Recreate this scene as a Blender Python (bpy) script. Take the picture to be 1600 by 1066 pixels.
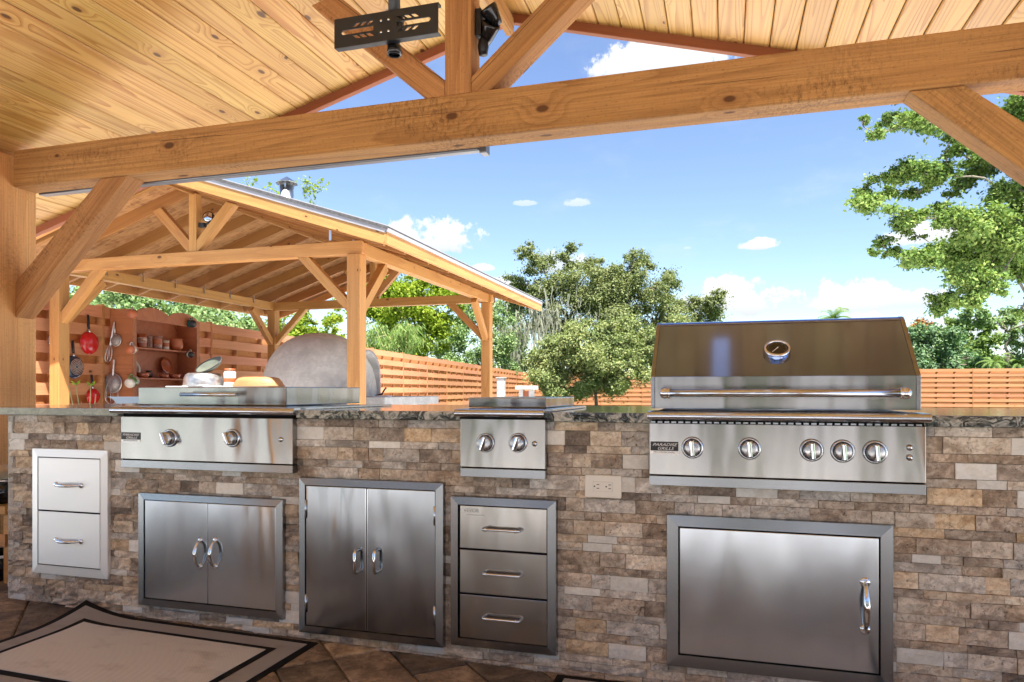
import bpy, bmesh, math, random
import numpy as np
from mathutils import Vector, Matrix, Quaternion
from math import radians, sin, cos, pi, sqrt

random.seed(7)
NR = np.random.RandomState(11)
S = bpy.context.scene
COL = S.collection
for _o in list(S.objects):
    bpy.data.objects.remove(_o, do_unlink=True)

# ------------------------------------------------------------------ camera, sky, sun, exposure
F, CX, CY, YAW, CAMZ = 1113.0, 800.0, 611.0, radians(16.66), 1.0
cd = bpy.data.cameras.new('camera')
cam = bpy.data.objects.new('camera', cd)
COL.objects.link(cam)
cam.location = (0, 0, CAMZ)
cam.rotation_euler = (pi / 2, 0, YAW)
cd.sensor_width = 36.0
cd.lens = 36.0 * F / 1600.0
cd.shift_y = (CY - 533.0) / 1600.0
cd.clip_start = 0.05
cd.clip_end = 2000
S.camera = cam

SUN_EL = radians(64)
SUN_H = Vector((0.70, -0.71, 0)).normalized()
TO_SUN = Vector((SUN_H.x * cos(SUN_EL), SUN_H.y * cos(SUN_EL), sin(SUN_EL)))
sl = bpy.data.lights.new('sun', 'SUN')
sl.energy = 4.4
sl.angle = radians(0.55)
sl.color = (1.0, 0.965, 0.92)
so = bpy.data.objects.new('sun', sl)
COL.objects.link(so)
so.location = TO_SUN * 60
so.rotation_euler = (-TO_SUN).to_track_quat('-Z', 'Y').to_euler()

S.view_settings.view_transform = 'Standard'
S.view_settings.look = 'None'
S.view_settings.gamma = 1
S.view_settings.use_curve_mapping = False
S.view_settings.exposure = 1.92
S.render.engine = 'CYCLES'
S.cycles.max_bounces = 10
S.cycles.diffuse_bounces = 6
S.cycles.glossy_bounces = 5
S.cycles.transmission_bounces = 4
S.cycles.transparent_max_bounces = 8
S.cycles.use_denoising = True
S.cycles.caustics_reflective = False
S.cycles.caustics_refractive = False
S.cycles.sample_clamp_indirect = 6

SY, CYW = sin(YAW), cos(YAW)


def ray(px, py):
    r = (px - CX) / F
    u = (CY - py) / F
    return Vector((r * CYW - SY, CYW + r * SY, u))


def at(px, py, Y):
    """point of the photograph's line of sight on the plane y = Y"""
    d = ray(px, py)
    t = Y / d.y
    return Vector((d.x * t, Y, CAMZ + d.z * t))


def atX(px, py, X):
    d = ray(px, py)
    t = X / d.x
    return Vector((X, d.y * t, CAMZ + d.z * t))


def dep(px, py, depth):
    d = ray(px, py) * depth
    return Vector((d.x, d.y, CAMZ + d.z))


def on(px, py, p0, n):
    d = ray(px, py)
    o = Vector((0, 0, CAMZ))
    t = (p0 - o).dot(n) / d.dot(n)
    return o + d * t


# ------------------------------------------------------------------ node helpers
class NT:
    def __init__(self, tree):
        self.t = tree
        self.n = tree.nodes
        self.l = tree.links

    def new(self, typ, **kw):
        nd = self.n.new(typ)
        for k, v in kw.items():
            setattr(nd, k, v)
        return nd

    def put(self, sock, val):
        if val is None:
            return
        if isinstance(val, bpy.types.NodeSocket):
            self.l.new(val, sock)
        elif hasattr(sock.default_value, '__len__') and not isinstance(val, (int, float)):
            v = list(val)
            if len(sock.default_value) == 4 and len(v) == 3:
                v.append(1)
            sock.default_value = v
        else:
            sock.default_value = val

    def math(self, op, a, b=None, c=None, clamp=False):
        nd = self.new('ShaderNodeMath', operation=op, use_clamp=clamp)
        self.put(nd.inputs[0], a)
        self.put(nd.inputs[1], b)
        if c is not None:
            self.put(nd.inputs[2], c)
        return nd.outputs[0]

    def vmath(self, op, a, b=None):
        nd = self.new('ShaderNodeVectorMath', operation=op)
        self.put(nd.inputs[0], a)
        self.put(nd.inputs[1], b)
        return nd.outputs['Value'] if op in ('DOT_PRODUCT', 'LENGTH', 'DISTANCE') else nd.outputs[0]

    def mapping(self, vec, scale=(1, 1, 1), loc=(0, 0, 0), rot=(0, 0, 0)):
        nd = self.new('ShaderNodeMapping')
        self.put(nd.inputs['Vector'], vec)
        nd.inputs['Scale'].default_value = scale
        nd.inputs['Location'].default_value = loc
        nd.inputs['Rotation'].default_value = rot
        return nd.outputs[0]

    def noise(self, vec, scale=5, detail=3, rough=0.55, dist=0.0, out=0):
        nd = self.new('ShaderNodeTexNoise')
        self.put(nd.inputs['Vector'], vec)
        nd.inputs['Scale'].default_value = scale
        nd.inputs['Detail'].default_value = detail
        nd.inputs['Roughness'].default_value = rough
        nd.inputs['Distortion'].default_value = dist
        return nd.outputs[out]

    def voro(self, vec, scale=5, feature='F1', out='Distance', rand=1.0):
        nd = self.new('ShaderNodeTexVoronoi', feature=feature)
        self.put(nd.inputs['Vector'], vec)
        nd.inputs['Scale'].default_value = scale
        nd.inputs['Randomness'].default_value = rand
        return nd.outputs[out]

    def ramp(self, fac, stops, interp='LINEAR'):
        nd = self.new('ShaderNodeValToRGB')
        cr = nd.color_ramp
        cr.interpolation = interp
        while len(cr.elements) < len(stops):
            cr.elements.new(0.5)
        for e, (p, c) in zip(cr.elements, stops):
            e.position = p
            if isinstance(c, (int, float)):
                c = (c, c, c)
            e.color = tuple(c) + (1,) if len(c) == 3 else c
        self.put(nd.inputs[0], fac)
        return nd.outputs[0]

    def rng(self, v, a, b, c=0.0, d=1.0, smooth=False):
        nd = self.new('ShaderNodeMapRange')
        nd.interpolation_type = 'SMOOTHSTEP' if smooth else 'LINEAR'
        self.put(nd.inputs[0], v)
        for i, x in enumerate((a, b, c, d)):
            nd.inputs[i + 1].default_value = x
        return nd.outputs[0]

    def mix(self, fac, a, b, blend='MIX'):
        nd = self.new('ShaderNodeMix', data_type='RGBA', blend_type=blend)
        self.put(nd.inputs[0], fac)
        self.put(nd.inputs[6], a)
        self.put(nd.inputs[7], b)
        return nd.outputs[2]

    def bump(self, h, strength=0.5, dist=0.01):
        nd = self.new('ShaderNodeBump')
        nd.inputs['Strength'].default_value = strength
        nd.inputs['Distance'].default_value = dist
        self.put(nd.inputs['Height'], h)
        return nd.outputs[0]

    def coords(self, which='Object'):
        return self.new('ShaderNodeTexCoord').outputs[which]

    def objrand(self):
        return self.new('ShaderNodeObjectInfo').outputs['Random']

    def comb(self, x, y, z):
        nd = self.new('ShaderNodeCombineXYZ')
        for i, v in enumerate((x, y, z)):
            self.put(nd.inputs[i], v)
        return nd.outputs[0]

    def sep(self, v):
        nd = self.new('ShaderNodeSeparateXYZ')
        self.put(nd.inputs[0], v)
        return nd.outputs


def material(name):
    m = bpy.data.materials.new(name)
    m.use_nodes = True
    t = NT(m.node_tree)
    b = m.node_tree.nodes['Principled BSDF']
    return m, t, b


def plain(name, col, rough=0.5, metal=0.0, var=0.08, vscale=8.0, bump=0.0, bscale=60.0, spec=0.5, coat=0.0):
    """flat-ish paint with a little uneven tone and relief"""
    m, t, b = material(name)
    c = t.coords()
    f = t.noise(c, vscale, 4)
    dark = tuple(x * (1 - var) for x in col)
    lite = tuple(min(1, x * (1 + var)) for x in col)
    t.put(b.inputs['Base Color'], t.ramp(f, [(0.3, dark), (0.7, lite)]))
    t.put(b.inputs['Roughness'], t.rng(t.noise(c, vscale * 2, 3), 0.3, 0.7, rough * 0.85, min(1, rough * 1.15)))
    b.inputs['Metallic'].default_value = metal
    b.inputs['Specular IOR Level'].default_value = spec
    b.inputs['Coat Weight'].default_value = coat
    if bump:
        t.put(b.inputs['Normal'], t.bump(t.noise(c, bscale, 4), 0.6, bump))
    return m


def wood(name, early, late, knot=(0.10, 0.035, 0.01), freq=11.0, ystretch=5.0, xstretch=0.45, rough=0.6,
         knots=0.35, contrast=1.0, saw=0.0, tint=0.14, rings_w=(0.45, 0.95), axis='X', stain=0.0, fibre=0.25, crack=0.0):
    """plain-sawn timber: contour lines of a field stretched along the grain, knots, fibres"""
    m, t, b = material(name)
    c = t.coords()
    if axis == 'Y':
        s = t.sep(c)
        c = t.comb(s[1], s[0], s[2])
    if axis == 'Z':
        s = t.sep(c)
        c = t.comb(s[2], s[0], s[1])
    rnd = t.objrand()
    off = t.comb(t.math('MULTIPLY', rnd, 37.0), t.math('MULTIPLY', rnd, 91.0), t.math('MULTIPLY', rnd, 53.0))
    p = t.vmath('ADD', c, off)
    # knots
    ps = t.sep(p)
    kp = t.comb(t.math('MULTIPLY', ps[0], 2.6), t.math('MULTIPLY', t.math('ADD', ps[1], t.math('MULTIPLY', ps[2], 0.8)), 6.0), 0.0)
    kv = t.new('ShaderNodeTexVoronoi', voronoi_dimensions='2D')
    t.put(kv.inputs['Vector'], kp)
    kv.inputs['Scale'].default_value = 1.0
    kd, kc = kv.outputs['Distance'], kv.outputs['Color']
    ks = t.sep(kc)
    pick = t.math('LESS_THAN', ks[0], knots)
    ksz = t.rng(ks[1], 0, 1, 0.5, 1.25)
    kd = t.math('DIVIDE', kd, ksz)
    kn = t.math('MULTIPLY', t.rng(kd, 0.045, 0.085, 1, 0, True), pick)
    halo = t.math('MULTIPLY', t.rng(kd, 0.05, 0.36, 1, 0, True), pick)
    g = t.mapping(p, (xstretch, ystretch, ystretch))
    h = t.noise(g, 1.0, 1.2, 0.35)
    h = t.math('ADD', h, t.math('MULTIPLY', halo, 0.16))
    fr = t.math('FRACT', t.math('MULTIPLY', h, freq))
    ring = t.rng(fr, rings_w[0], rings_w[1], 0, 1, False)
    ring = t.math('MULTIPLY', ring, t.rng(fr, 0.97, 1.0, 1, 0))
    fine = t.noise(t.mapping(p, (2.2, 130, 130)), 1.0, 3, 0.6)
    ring = t.math('MULTIPLY', ring, t.rng(t.noise(t.mapping(p, (0.8, 9, 9)), 1, 2), 0.25, 0.7, 0.35, contrast))
    col = t.mix(ring, early, late)
    col = t.mix(fibre, col, t.ramp(fine, [(0.3, tuple(x * 0.55 for x in late)), (0.65, early)]), 'MIX')
    blotch = t.noise(t.mapping(p, (0.9, 2.5, 2.5)), 1.5, 3)
    col = t.mix(t.rng(blotch, 0.35, 0.7, 0.0, 0.35), col, late)
    hsv = t.new('ShaderNodeHueSaturation')
    t.put(hsv.inputs['Color'], col)
    t.put(hsv.inputs['Value'], t.rng(rnd, 0, 1, 1 - tint, 1 + tint * 0.6))
    t.put(hsv.inputs['Hue'], t.rng(t.math('FRACT', t.math('MULTIPLY', rnd, 7.3)), 0, 1, 0.494, 0.506))
    col = hsv.outputs[0]
    col = t.mix(t.math('MULTIPLY', halo, 0.25), col, late)
    col = t.mix(t.math('MULTIPLY', kn, 0.92), col, knot)
    if stain:
        sp = t.noise(t.mapping(p, (34, 18, 18)), 2.2, 6, 0.8)
        big = t.noise(t.mapping(p, (1.1, 3, 3)), 1.3, 2)
        sm = t.math('MULTIPLY', t.rng(sp, 0.48, 0.64), t.rng(big, 0.47, 0.64))
        col = t.mix(t.math('MULTIPLY', sm, stain), col, tuple(x * 0.30 for x in late))
    ck = None
    if crack:
        cn = t.noise(t.mapping(p, (0.10, 5.0, 5.0)), 1.0, 1, 0.3)
        cn = t.math('ADD', cn, t.math('MULTIPLY', t.math('SUBTRACT', t.noise(t.mapping(p, (5, 5, 5)), 1.0, 3), 0.5), 0.02))
        cm = t.noise(t.mapping(p, (0.9, 0.6, 0.6), loc=(7, 3, 1)), 1.0, 2)
        ck = t.rng(t.math('ABSOLUTE', t.math('SUBTRACT', cn, 0.5)), 0.0008, 0.0035, 1, 0)
        ck = t.math('MULTIPLY', ck, t.rng(cm, 0.48, 0.54))
        col = t.mix(t.math('MULTIPLY', ck, crack), col, tuple(x * 0.18 for x in late))
        speck = t.noise(t.mapping(p, (60, 120, 120)), 1.0, 3, 0.7)
        col = t.mix(t.rng(speck, 0.58, 0.72, 0, 0.55), col, tuple(x * 0.5 for x in late))
    t.put(b.inputs['Base Color'], col)
    t.put(b.inputs['Roughness'], t.rng(fine, 0.3, 0.7, rough * 0.85, min(1, rough * 1.2)))
    b.inputs['Specular IOR Level'].default_value = 0.35
    hgt = t.math('ADD', t.math('MULTIPLY', fine, 0.6), t.math('MULTIPLY', ring, -0.25))
    if ck is not None:
        hgt = t.math('SUBTRACT', hgt, t.math('MULTIPLY', ck, 2.0))
    if saw:
        sw = t.noise(t.mapping(p, (95, 9, 9)), 1.0, 3, 0.6)
        hgt = t.math('ADD', hgt, t.math('MULTIPLY', sw, saw))
    t.put(b.inputs['Normal'], t.bump(hgt, 0.55, 0.0025))
    return m


def steel(name, base=0.56, rough=0.27, axis='X', warp=0.006, wscale=2.2, tint=(1.0, 0.98, 0.95), smudge=0.10, aniso=0.8):
    """brushed stainless sheet with the slight oil-canning of thin metal"""
    m, t, b = material(name)
    c = t.coords()
    sc = {'X': (1.2, 220, 220), 'Z': (220, 220, 1.2), 'Y': (220, 1.2, 220)}[axis]
    br = t.noise(t.mapping(c, tuple(v * (3.2 if v > 10 else 1.0) for v in sc)), 1.0, 2, 0.6)
    sm = t.noise(c, 5.0, 5, 0.6)
    lo, hi = base * 0.965, base * 1.02
    col = t.ramp(br, [(0.25, tuple(lo * x for x in tint)), (0.75, tuple(hi * x for x in tint))])
    col = t.mix(t.rng(sm, 0.5, 0.8, 0, smudge), col, tuple(base * 0.72 * x for x in tint))
    t.put(b.inputs['Base Color'], col)
    b.inputs['Metallic'].default_value = 1.0
    ro = t.math('ADD', t.rng(br, 0.2, 0.8, rough * 0.92, rough * 1.08), t.rng(sm, 0.3, 0.8, 0.0, 0.035))
    t.put(b.inputs['Roughness'], ro)
    b.inputs['Anisotropic'].default_value = aniso
    tn = t.new('ShaderNodeTangent', direction_type='RADIAL', axis='Y')
    if axis in ('X', 'Z'):
        # constant brushing direction in object space
        vec = t.new('ShaderNodeVectorTransform', vector_type='VECTOR', convert_from='OBJECT', convert_to='WORLD')
        vec.inputs[0].default_value = (0, 0, 1) if axis == 'X' else (1, 0, 0)
        t.put(b.inputs['Tangent'], vec.outputs[0])
    rnd = t.objrand()
    off = t.comb(t.math('MULTIPLY', rnd, 17.0), 0.0, t.math('MULTIPLY', rnd, 29.0))
    wv = t.noise(t.mapping(t.vmath('ADD', c, off), (1, 1, 0.32)), wscale, 1.5, 0.4)
    bm = t.new('ShaderNodeBump')
    bm.inputs['Strength'].default_value = 1.0
    bm.inputs['Distance'].default_value = warp
    t.put(bm.inputs['Height'], wv)
    b2 = t.new('ShaderNodeBump')
    b2.inputs['Strength'].default_value = 0.02
    b2.inputs['Distance'].default_value = 0.0003
    t.put(b2.inputs['Height'], br)
    t.put(b2.inputs['Normal'], bm.outputs[0])
    t.put(b.inputs['Normal'], b2.outputs[0])
    return m


def chrome(name, col=(0.72, 0.75, 0.79), rough=0.07):
    m, t, b = material(name)
    c = t.coords()
    b.inputs['Metallic'].default_value = 1
    t.put(b.inputs['Base Color'], t.ramp(t.noise(c, 30, 3), [(0.3, tuple(x * 0.93 for x in col)), (0.7, col)]))
    t.put(b.inputs['Roughness'], t.rng(t.noise(c, 60, 3), 0.3, 0.7, rough, rough * 1.8))
    return m


def stone_mat(name, base, dark, lite, pit=0.4, rough=0.85, scale=1.0, relief=0.004):
    m, t, b = material(name)
    c = t.coords()
    rnd = t.objrand()
    off = t.comb(t.math('MULTIPLY', rnd, 31.0), t.math('MULTIPLY', rnd, 17.0), t.math('MULTIPLY', rnd, 47.0))
    p = t.vmath('ADD', c, off)
    big = t.noise(t.mapping(p, (1, 1, 1.6)), 14 * scale, 4, 0.6, 0.6)
    med = t.noise(p, 55 * scale, 5, 0.65, 0.8)
    fin = t.noise(p, 230 * scale, 3, 0.7)
    col = t.ramp(big, [(0.34, dark), (0.48, base), (0.66, lite)])
    col = t.mix(t.rng(med, 0.44, 0.60, 0.0, 0.62), col, dark)
    col = t.mix(t.rng(fin, 0.5, 0.75, 0.0, 0.30), col, lite)
    pits = t.math('MULTIPLY', t.rng(t.noise(p, 80 * scale, 4, 0.7, 1.2), 0.60, 0.68), pit)
    col = t.mix(pits, col, tuple(x * 0.28 for x in dark))
    hsv = t.new('ShaderNodeHueSaturation')
    t.put(hsv.inputs['Color'], col)
    t.put(hsv.inputs['Value'], t.rng(rnd, 0, 1, 0.82, 1.18))
    t.put(hsv.inputs['Saturation'], t.rng(t.math('FRACT', t.math('MULTIPLY', rnd, 5.7)), 0, 1, 0.8, 1.12))
    t.put(b.inputs['Base Color'], hsv.outputs[0])
    b.inputs['Roughness'].default_value = rough
    b.inputs['Specular IOR Level'].default_value = 0.25
    h = t.math('ADD', t.math('MULTIPLY', med, 1.0), t.math('MULTIPLY', fin, 0.35))
    h = t.math('SUBTRACT', h, t.math('MULTIPLY', pits, 0.6))
    t.put(b.inputs['Normal'], t.bump(h, 0.9, relief))
    return m


def leaf_mat(name, a, bcol, c3, trans=0.32, scale=0.6):
    m, t, b = material(name)
    c = t.coords()
    isl = t.new('ShaderNodeNewGeometry').outputs['Random Per Island']
    n = t.noise(c, scale, 3)
    f = t.math('ADD', t.math('MULTIPLY', isl, 0.55), t.math('MULTIPLY', n, 0.55))
    col = t.ramp(f, [(0.18, a), (0.52, bcol), (0.9, c3)])
    t.put(b.inputs['Base Color'], col)
    b.inputs['Roughness'].default_value = 0.65
    b.inputs['Specular IOR Level'].default_value = 0.12
    tr = t.new('ShaderNodeBsdfTranslucent')
    t.put(tr.inputs[0], t.mix(1.0, col, (0.9, 1.0, 0.45), 'MULTIPLY'))
    mx = t.new('ShaderNodeMixShader')
    mx.inputs[0].default_value = trans
    t.l.new(b.outputs[0], mx.inputs[1])
    t.l.new(tr.outputs[0], mx.inputs[2])
    t.l.new(mx.outputs[0], m.node_tree.nodes['Material Output'].inputs[0])
    return m


# ------------------------------------------------------------------ world: Nishita sky with cumulus clouds far off
W = bpy.data.worlds.new('World')
S.world = W
W.use_nodes = True
wt = NT(W.node_tree)
bg = W.node_tree.nodes['Background']
SKY_STRENGTH = 0.065
sky = wt.new('ShaderNodeTexSky', sky_type='NISHITA')
sky.sun_disc = False
sky.sun_elevation = SUN_EL
sky.sun_rotation = math.atan2(SUN_H.x, SUN_H.y)
sky.altitude = 0
sky.air_density = 1.0
sky.dust_density = 0.1
sky.ozone_density = 3.0
hs = wt.new('ShaderNodeHueSaturation')
wt.put(hs.inputs['Color'], sky.outputs[0])
hs.inputs['Hue'].default_value = 0.507
hs.inputs['Saturation'].default_value = 1.0
hs.inputs['Value'].default_value = 1.0
wdir = wt.new('ShaderNodeTexCoord').outputs['Generated']
wdir = wt.vmath('NORMALIZE', wdir)
n_big = wt.noise(wdir, 26, 6, 0.62)
n_sm = wt.noise(wdir, 85, 5, 0.65)
fluff = wt.math('ADD', wt.math('MULTIPLY', wt.math('SUBTRACT', n_big, 0.5), 3.6),
                wt.math('MULTIPLY', wt.math('SUBTRACT', n_sm, 0.5), 1.1))


def cloud(px, py, wpx, hpx, amount=1.0, flat=0.45, soft=0.55):
    """one cumulus: centre direction, half width and half height as angles"""
    C = ray(px, py).normalized()
    R = Vector((C.y, -C.x, 0)).normalized()
    U = R.cross(C)
    k = ray(px, py).length
    a, h = wpx / F / k, hpx / F / k
    u = wt.vmath('DOT_PRODUCT', wdir, tuple(R))
    v = wt.vmath('DOT_PRODUCT', wdir, tuple(U))
    front = wt.math('GREATER_THAN', wt.vmath('DOT_PRODUCT', wdir, tuple(C)), 0.0)
    uu = wt.math('POWER', wt.math('ABSOLUTE', wt.math('DIVIDE', u, a)), 2.0)
    up = wt.math('MAXIMUM', wt.math('DIVIDE', v, h), 0.0)
    dn = wt.math('MAXIMUM', wt.math('DIVIDE', v, -h * flat), 0.0)
    e = wt.math('ADD', uu, wt.math('ADD', wt.math('POWER', up, 2.0), wt.math('POWER', dn, 2.0)))
    m = wt.math('ADD', wt.math('SUBTRACT', 1.0, e), fluff)
    m = wt.math('MULTIPLY', wt.rng(m, 0.0, soft, 0, 1, True), front)
    m = wt.math('MULTIPLY', m, wt.rng(e, 2.2, 3.2, 1, 0))
    # greyer towards the flat base
    shade = wt.rng(wt.math('DIVIDE', v, h), -0.6, 0.5, 0.0, 1.0)
    return wt.math('MULTIPLY', m, amount), shade


CLOUDS = [(682, 376, 74, 42), (1150, 474, 96, 44), (1330, 472, 62, 42), (1190, 384, 30, 13), (1035, 100, 135, 46),
          (1440, 372, 62, 26), (752, 420, 22, 10), (822, 319, 22, 7, 0.45), (900, 318, 20, 11, 0.5), (1075, 388, 10, 5, 0.4),
          (1425, 470, 60, 22, 0.85), (1560, 520, 110, 40, 0.8), (880, 415, 55, 26, 0.8), (790, 455, 60, 22, 0.9),
          (1090, 470, 45, 22, 0.9), (905, 470, 60, 24, 0.7), (1345, 500, 35, 14, 0.8), (668, 246, 14, 5, 0.9),
          (1480, 575, 200, 16, 0.35), (500, 570, 250, 20, 0.35), (1990, 380, 190, 60), (2300, 240, 150, 60),
          (60, 420, 120, 50), (-300, 330, 150, 60), (-900, 430, 220, 60)]
acc = None
shd = None
for cl in CLOUDS:
    m_, s_ = cloud(*cl)
    acc = m_ if acc is None else wt.math('MAXIMUM', acc, m_)
    shd = s_ if shd is None else wt.mix(m_, shd, s_)
# thin scattered clouds in every direction
zs = wt.sep(wdir)[2]
flatp = wt.comb(wt.math('DIVIDE', wt.sep(wdir)[0], wt.math('ADD', wt.math('MAXIMUM', zs, 0.0), 0.25)),
                wt.math('DIVIDE', wt.sep(wdir)[1], wt.math('ADD', wt.math('MAXIMUM', zs, 0.0), 0.25)), 0.0)
gen = wt.noise(flatp, 2.1, 7, 0.6)
behind = wt.rng(wt.vmath('DOT_PRODUCT', wdir, (-SY, CYW, 0.25)), -0.2, 0.35, 1, 0)
gen = wt.math('MULTIPLY', wt.math('MULTIPLY', wt.rng(gen, 0.52, 0.70, 0, 0.9, True), behind), wt.rng(zs, 0.0, 0.08))
wisp = wt.math('MULTIPLY', wt.rng(wt.noise(flatp, 3.0, 6, 0.62), 0.5, 0.85, 0, 0.22, True), wt.rng(zs, 0.0, 0.08))
acc = wt.math('MAXIMUM', wt.math('MAXIMUM', acc, gen), wisp)
ccol = wt.mix(shd, (0.80 / SKY_STRENGTH * 0.27, 0.86 / SKY_STRENGTH * 0.27, 0.96 / SKY_STRENGTH * 0.27),
              (0.33 / SKY_STRENGTH, 0.33 / SKY_STRENGTH, 0.33 / SKY_STRENGTH))
wt.put(bg.inputs[0], wt.mix(acc, hs.outputs[0], ccol))
bg.inputs[1].default_value = SKY_STRENGTH


# ------------------------------------------------------------------ object helpers
class MB:
    """collects vertices and faces of ONE mesh"""

    def __init__(self):
        self.v, self.f, self.s = [], [], []

    def add(self, verts, faces, smooth=False):
        o = len(self.v)
        self.v += [tuple(p) for p in verts]
        self.f += [tuple(i + o for i in f) for f in faces]
        self.s += [smooth] * len(faces)
        return self

    def box(self, lo, hi):
        x0, y0, z0 = lo
        x1, y1, z1 = hi
        return self.add([(x0, y0, z0), (x1, y0, z0), (x1, y1, z0), (x0, y1, z0), (x0, y0, z1), (x1, y0, z1), (x1, y1, z1), (x0, y1, z1)],
                        [(0, 3, 2, 1), (4, 5, 6, 7), (0, 1, 5, 4), (1, 2, 6, 5), (2, 3, 7, 6), (3, 0, 4, 7)])

    def prism(self, poly, d, cap=True):
        """poly: list of 3-d points (counter-clockwise seen from -d), swept by vector d"""
        n = len(poly)
        d = Vector(d)
        vs = [Vector(p) for p in poly] + [Vector(p) + d for p in poly]
        fs = [(i, (i + 1) % n, n + (i + 1) % n, n + i) for i in range(n)]
        if cap:
            fs += [tuple(range(n - 1, -1, -1)), tuple(range(n, 2 * n))]
        return self.add(vs, fs)

    def tube(self, pts, rad, segs=8, smooth=True, caps=True):
        pts = [Vector(p) for p in pts]
        if not hasattr(rad, '__len__'):
            rad = [rad] * len(pts)
        n = len(pts)
        rings = []
        prev = None
        for i, p in enumerate(pts):
            tdir = (pts[min(i + 1, n - 1)] - pts[max(i - 1, 0)]).normalized()
            if prev is None:
                a = tdir.orthogonal().normalized()
            else:
                a = (prev - tdir * prev.dot(tdir))
                a = a.normalized() if a.length > 1e-6 else tdir.orthogonal().normalized()
            prev = a
            bb = tdir.cross(a)
            rings.append([p + (a * cos(2 * pi * k / segs) + bb * sin(2 * pi * k / segs)) * rad[i] for k in range(segs)])
        vs = [q for r in rings for q in r]
        fs = []
        for i in range(n - 1):
            for k in range(segs):
                k2 = (k + 1) % segs
                fs.append((i * segs + k, i * segs + k2, (i + 1) * segs + k2, (i + 1) * segs + k))
        self.add(vs, fs, smooth)
        if caps:
            o = len(self.v) - len(vs)
            self.f.append(tuple(o + k for k in range(segs - 1, -1, -1)))
            self.f.append(tuple(o + (n - 1) * segs + k for k in range(segs)))
            self.s += [False, False]
        return self

    def lathe(self, prof, mat=Matrix.Identity(4), segs=24, smooth=True, sx=1.0, sy=1.0):
        """prof: (radius, height) pairs spun about local z, then moved by mat"""
        vs, fs = [], []
        for r, z in prof:
            for k in range(segs):
                a = 2 * pi * k / segs
                vs.append(mat @ Vector((max(r, 1e-5) * cos(a) * sx, max(r, 1e-5) * sin(a) * sy, z)))
        for i in range(len(prof) - 1):
            for k in range(segs):
                k2 = (k + 1) % segs
                fs.append((i * segs + k, i * segs + k2, (i + 1) * segs + k2, (i + 1) * segs + k))
        return self.add(vs, fs, smooth)

    def build(self, name, mat=None, parent=None, kind=None, bevel=0.0, loc=None, segs=2, autosmooth=False):
        me = bpy.data.meshes.new(name)
        vs = self.v
        if loc is not None:
            vs = [tuple(Vector(p) - Vector(loc)) for p in vs]
        me.from_pydata(vs, [], self.f)
        me.polygons.foreach_set('use_smooth', self.s)
        me.update()
        return link(name, me, mat, parent, kind, bevel, loc, segs)


def link(name, me, mat=None, parent=None, kind=None, bevel=0.0, loc=None, segs=2):
    if mat is not None and not me.materials:
        me.materials.append(mat)
    o = bpy.data.objects.new(name, me)
    COL.objects.link(o)
    if loc is not None:
        o.location = loc
    if parent is not None:
        adopt(o, parent)
    if kind:
        o['kind'] = kind
    if bevel:
        md = o.modifiers.new('bevel', 'BEVEL')
        md.width = bevel
        md.segments = segs
        md.limit_method = 'ANGLE'
        md.angle_limit = radians(35)
        md.harden_normals = False
    return o


def world_of(o):
    m = o.matrix_basis.copy()
    if o.parent:
        m = world_of(o.parent) @ o.matrix_parent_inverse @ m
    return m


def adopt(o, parent):
    o.parent = parent
    o.matrix_parent_inverse = world_of(parent).inverted()


def thing(name, label, cat, loc=(0, 0, 0), group=None):
    o = bpy.data.objects.new(name, None)
    o.empty_display_size = 0.1
    COL.objects.link(o)
    o.location = loc
    return tag(o, label, cat, group)


def tag(o, label, cat, group=None):
    o['label'] = label
    o['category'] = cat
    if group:
        o['group'] = group
    return o


def dup(root, offset, label=None, rotz=None):
    r = root.copy()
    COL.objects.link(r)
    r.location = root.location + Vector(offset)
    if rotz is not None:
        r.rotation_euler = (0, 0, rotz)
    if label:
        r['label'] = label
    for ch in root.children:
        c = ch.copy()
        COL.objects.link(c)
        c.parent = r
        for g in ch.children:
            d = g.copy()
            COL.objects.link(d)
            d.parent = c
    return r


def member(name, p0, p1, w, h, mat, parent=None, up=(0, 0, 1), bevel=0.006, kind=None):
    """a timber from p0 to p1 (axis), w across, h along 'up'; local x runs along the grain"""
    p0, p1 = Vector(p0), Vector(p1)
    x = (p1 - p0)
    L = x.length
    x.normalize()
    z = Vector(up)
    z = (z - x * z.dot(x)).normalized()
    y = z.cross(x)
    M = Matrix((x, y, z)).transposed().to_4x4()
    M.translation = (p0 + p1) / 2
    mb = MB().box((-L / 2, -w / 2, -h / 2), (L / 2, w / 2, h / 2))
    me = bpy.data.meshes.new(name)
    me.from_pydata(mb.v, [], mb.f)
    me.update()
    o = link(name, me, mat, None, kind, bevel)
    o.matrix_world = M
    o.matrix_basis = M
    if parent is not None:
        adopt(o, parent)
    return o


def poly_member(name, poly, Y0, Y1, mat, parent, grain, bevel=0.005):
    """a timber whose outline lies in the x-z plane, from y=Y0 to Y1, grain along (dx, dz)"""
    gx = Vector((grain[0], 0, grain[1])).normalized()
    gy = Vector((0, 1, 0))
    gz = gx.cross(gy)
    M = Matrix((gx, gy, gz)).transposed().to_4x4()
    cen = Vector((sum(p[0] for p in poly) / len(poly), (Y0 + Y1) / 2, sum(p[1] for p in poly) / len(poly)))
    M.translation = cen
    Mi = M.inverted()
    mb = MB().prism([(p[0], Y0, p[1]) for p in poly], (0, Y1 - Y0, 0))
    me = bpy.data.meshes.new(name)
    me.from_pydata([tuple(Mi @ Vector(v)) for v in mb.v], [], mb.f)
    bmx = bmesh.new()
    bmx.from_mesh(me)
    bmesh.ops.recalc_face_normals(bmx, faces=bmx.faces)
    bmx.to_mesh(me)
    bmx.free()
    o = link(name, me, mat, None, None, bevel)
    o.matrix_basis = M
    adopt(o, parent)
    return o


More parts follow.
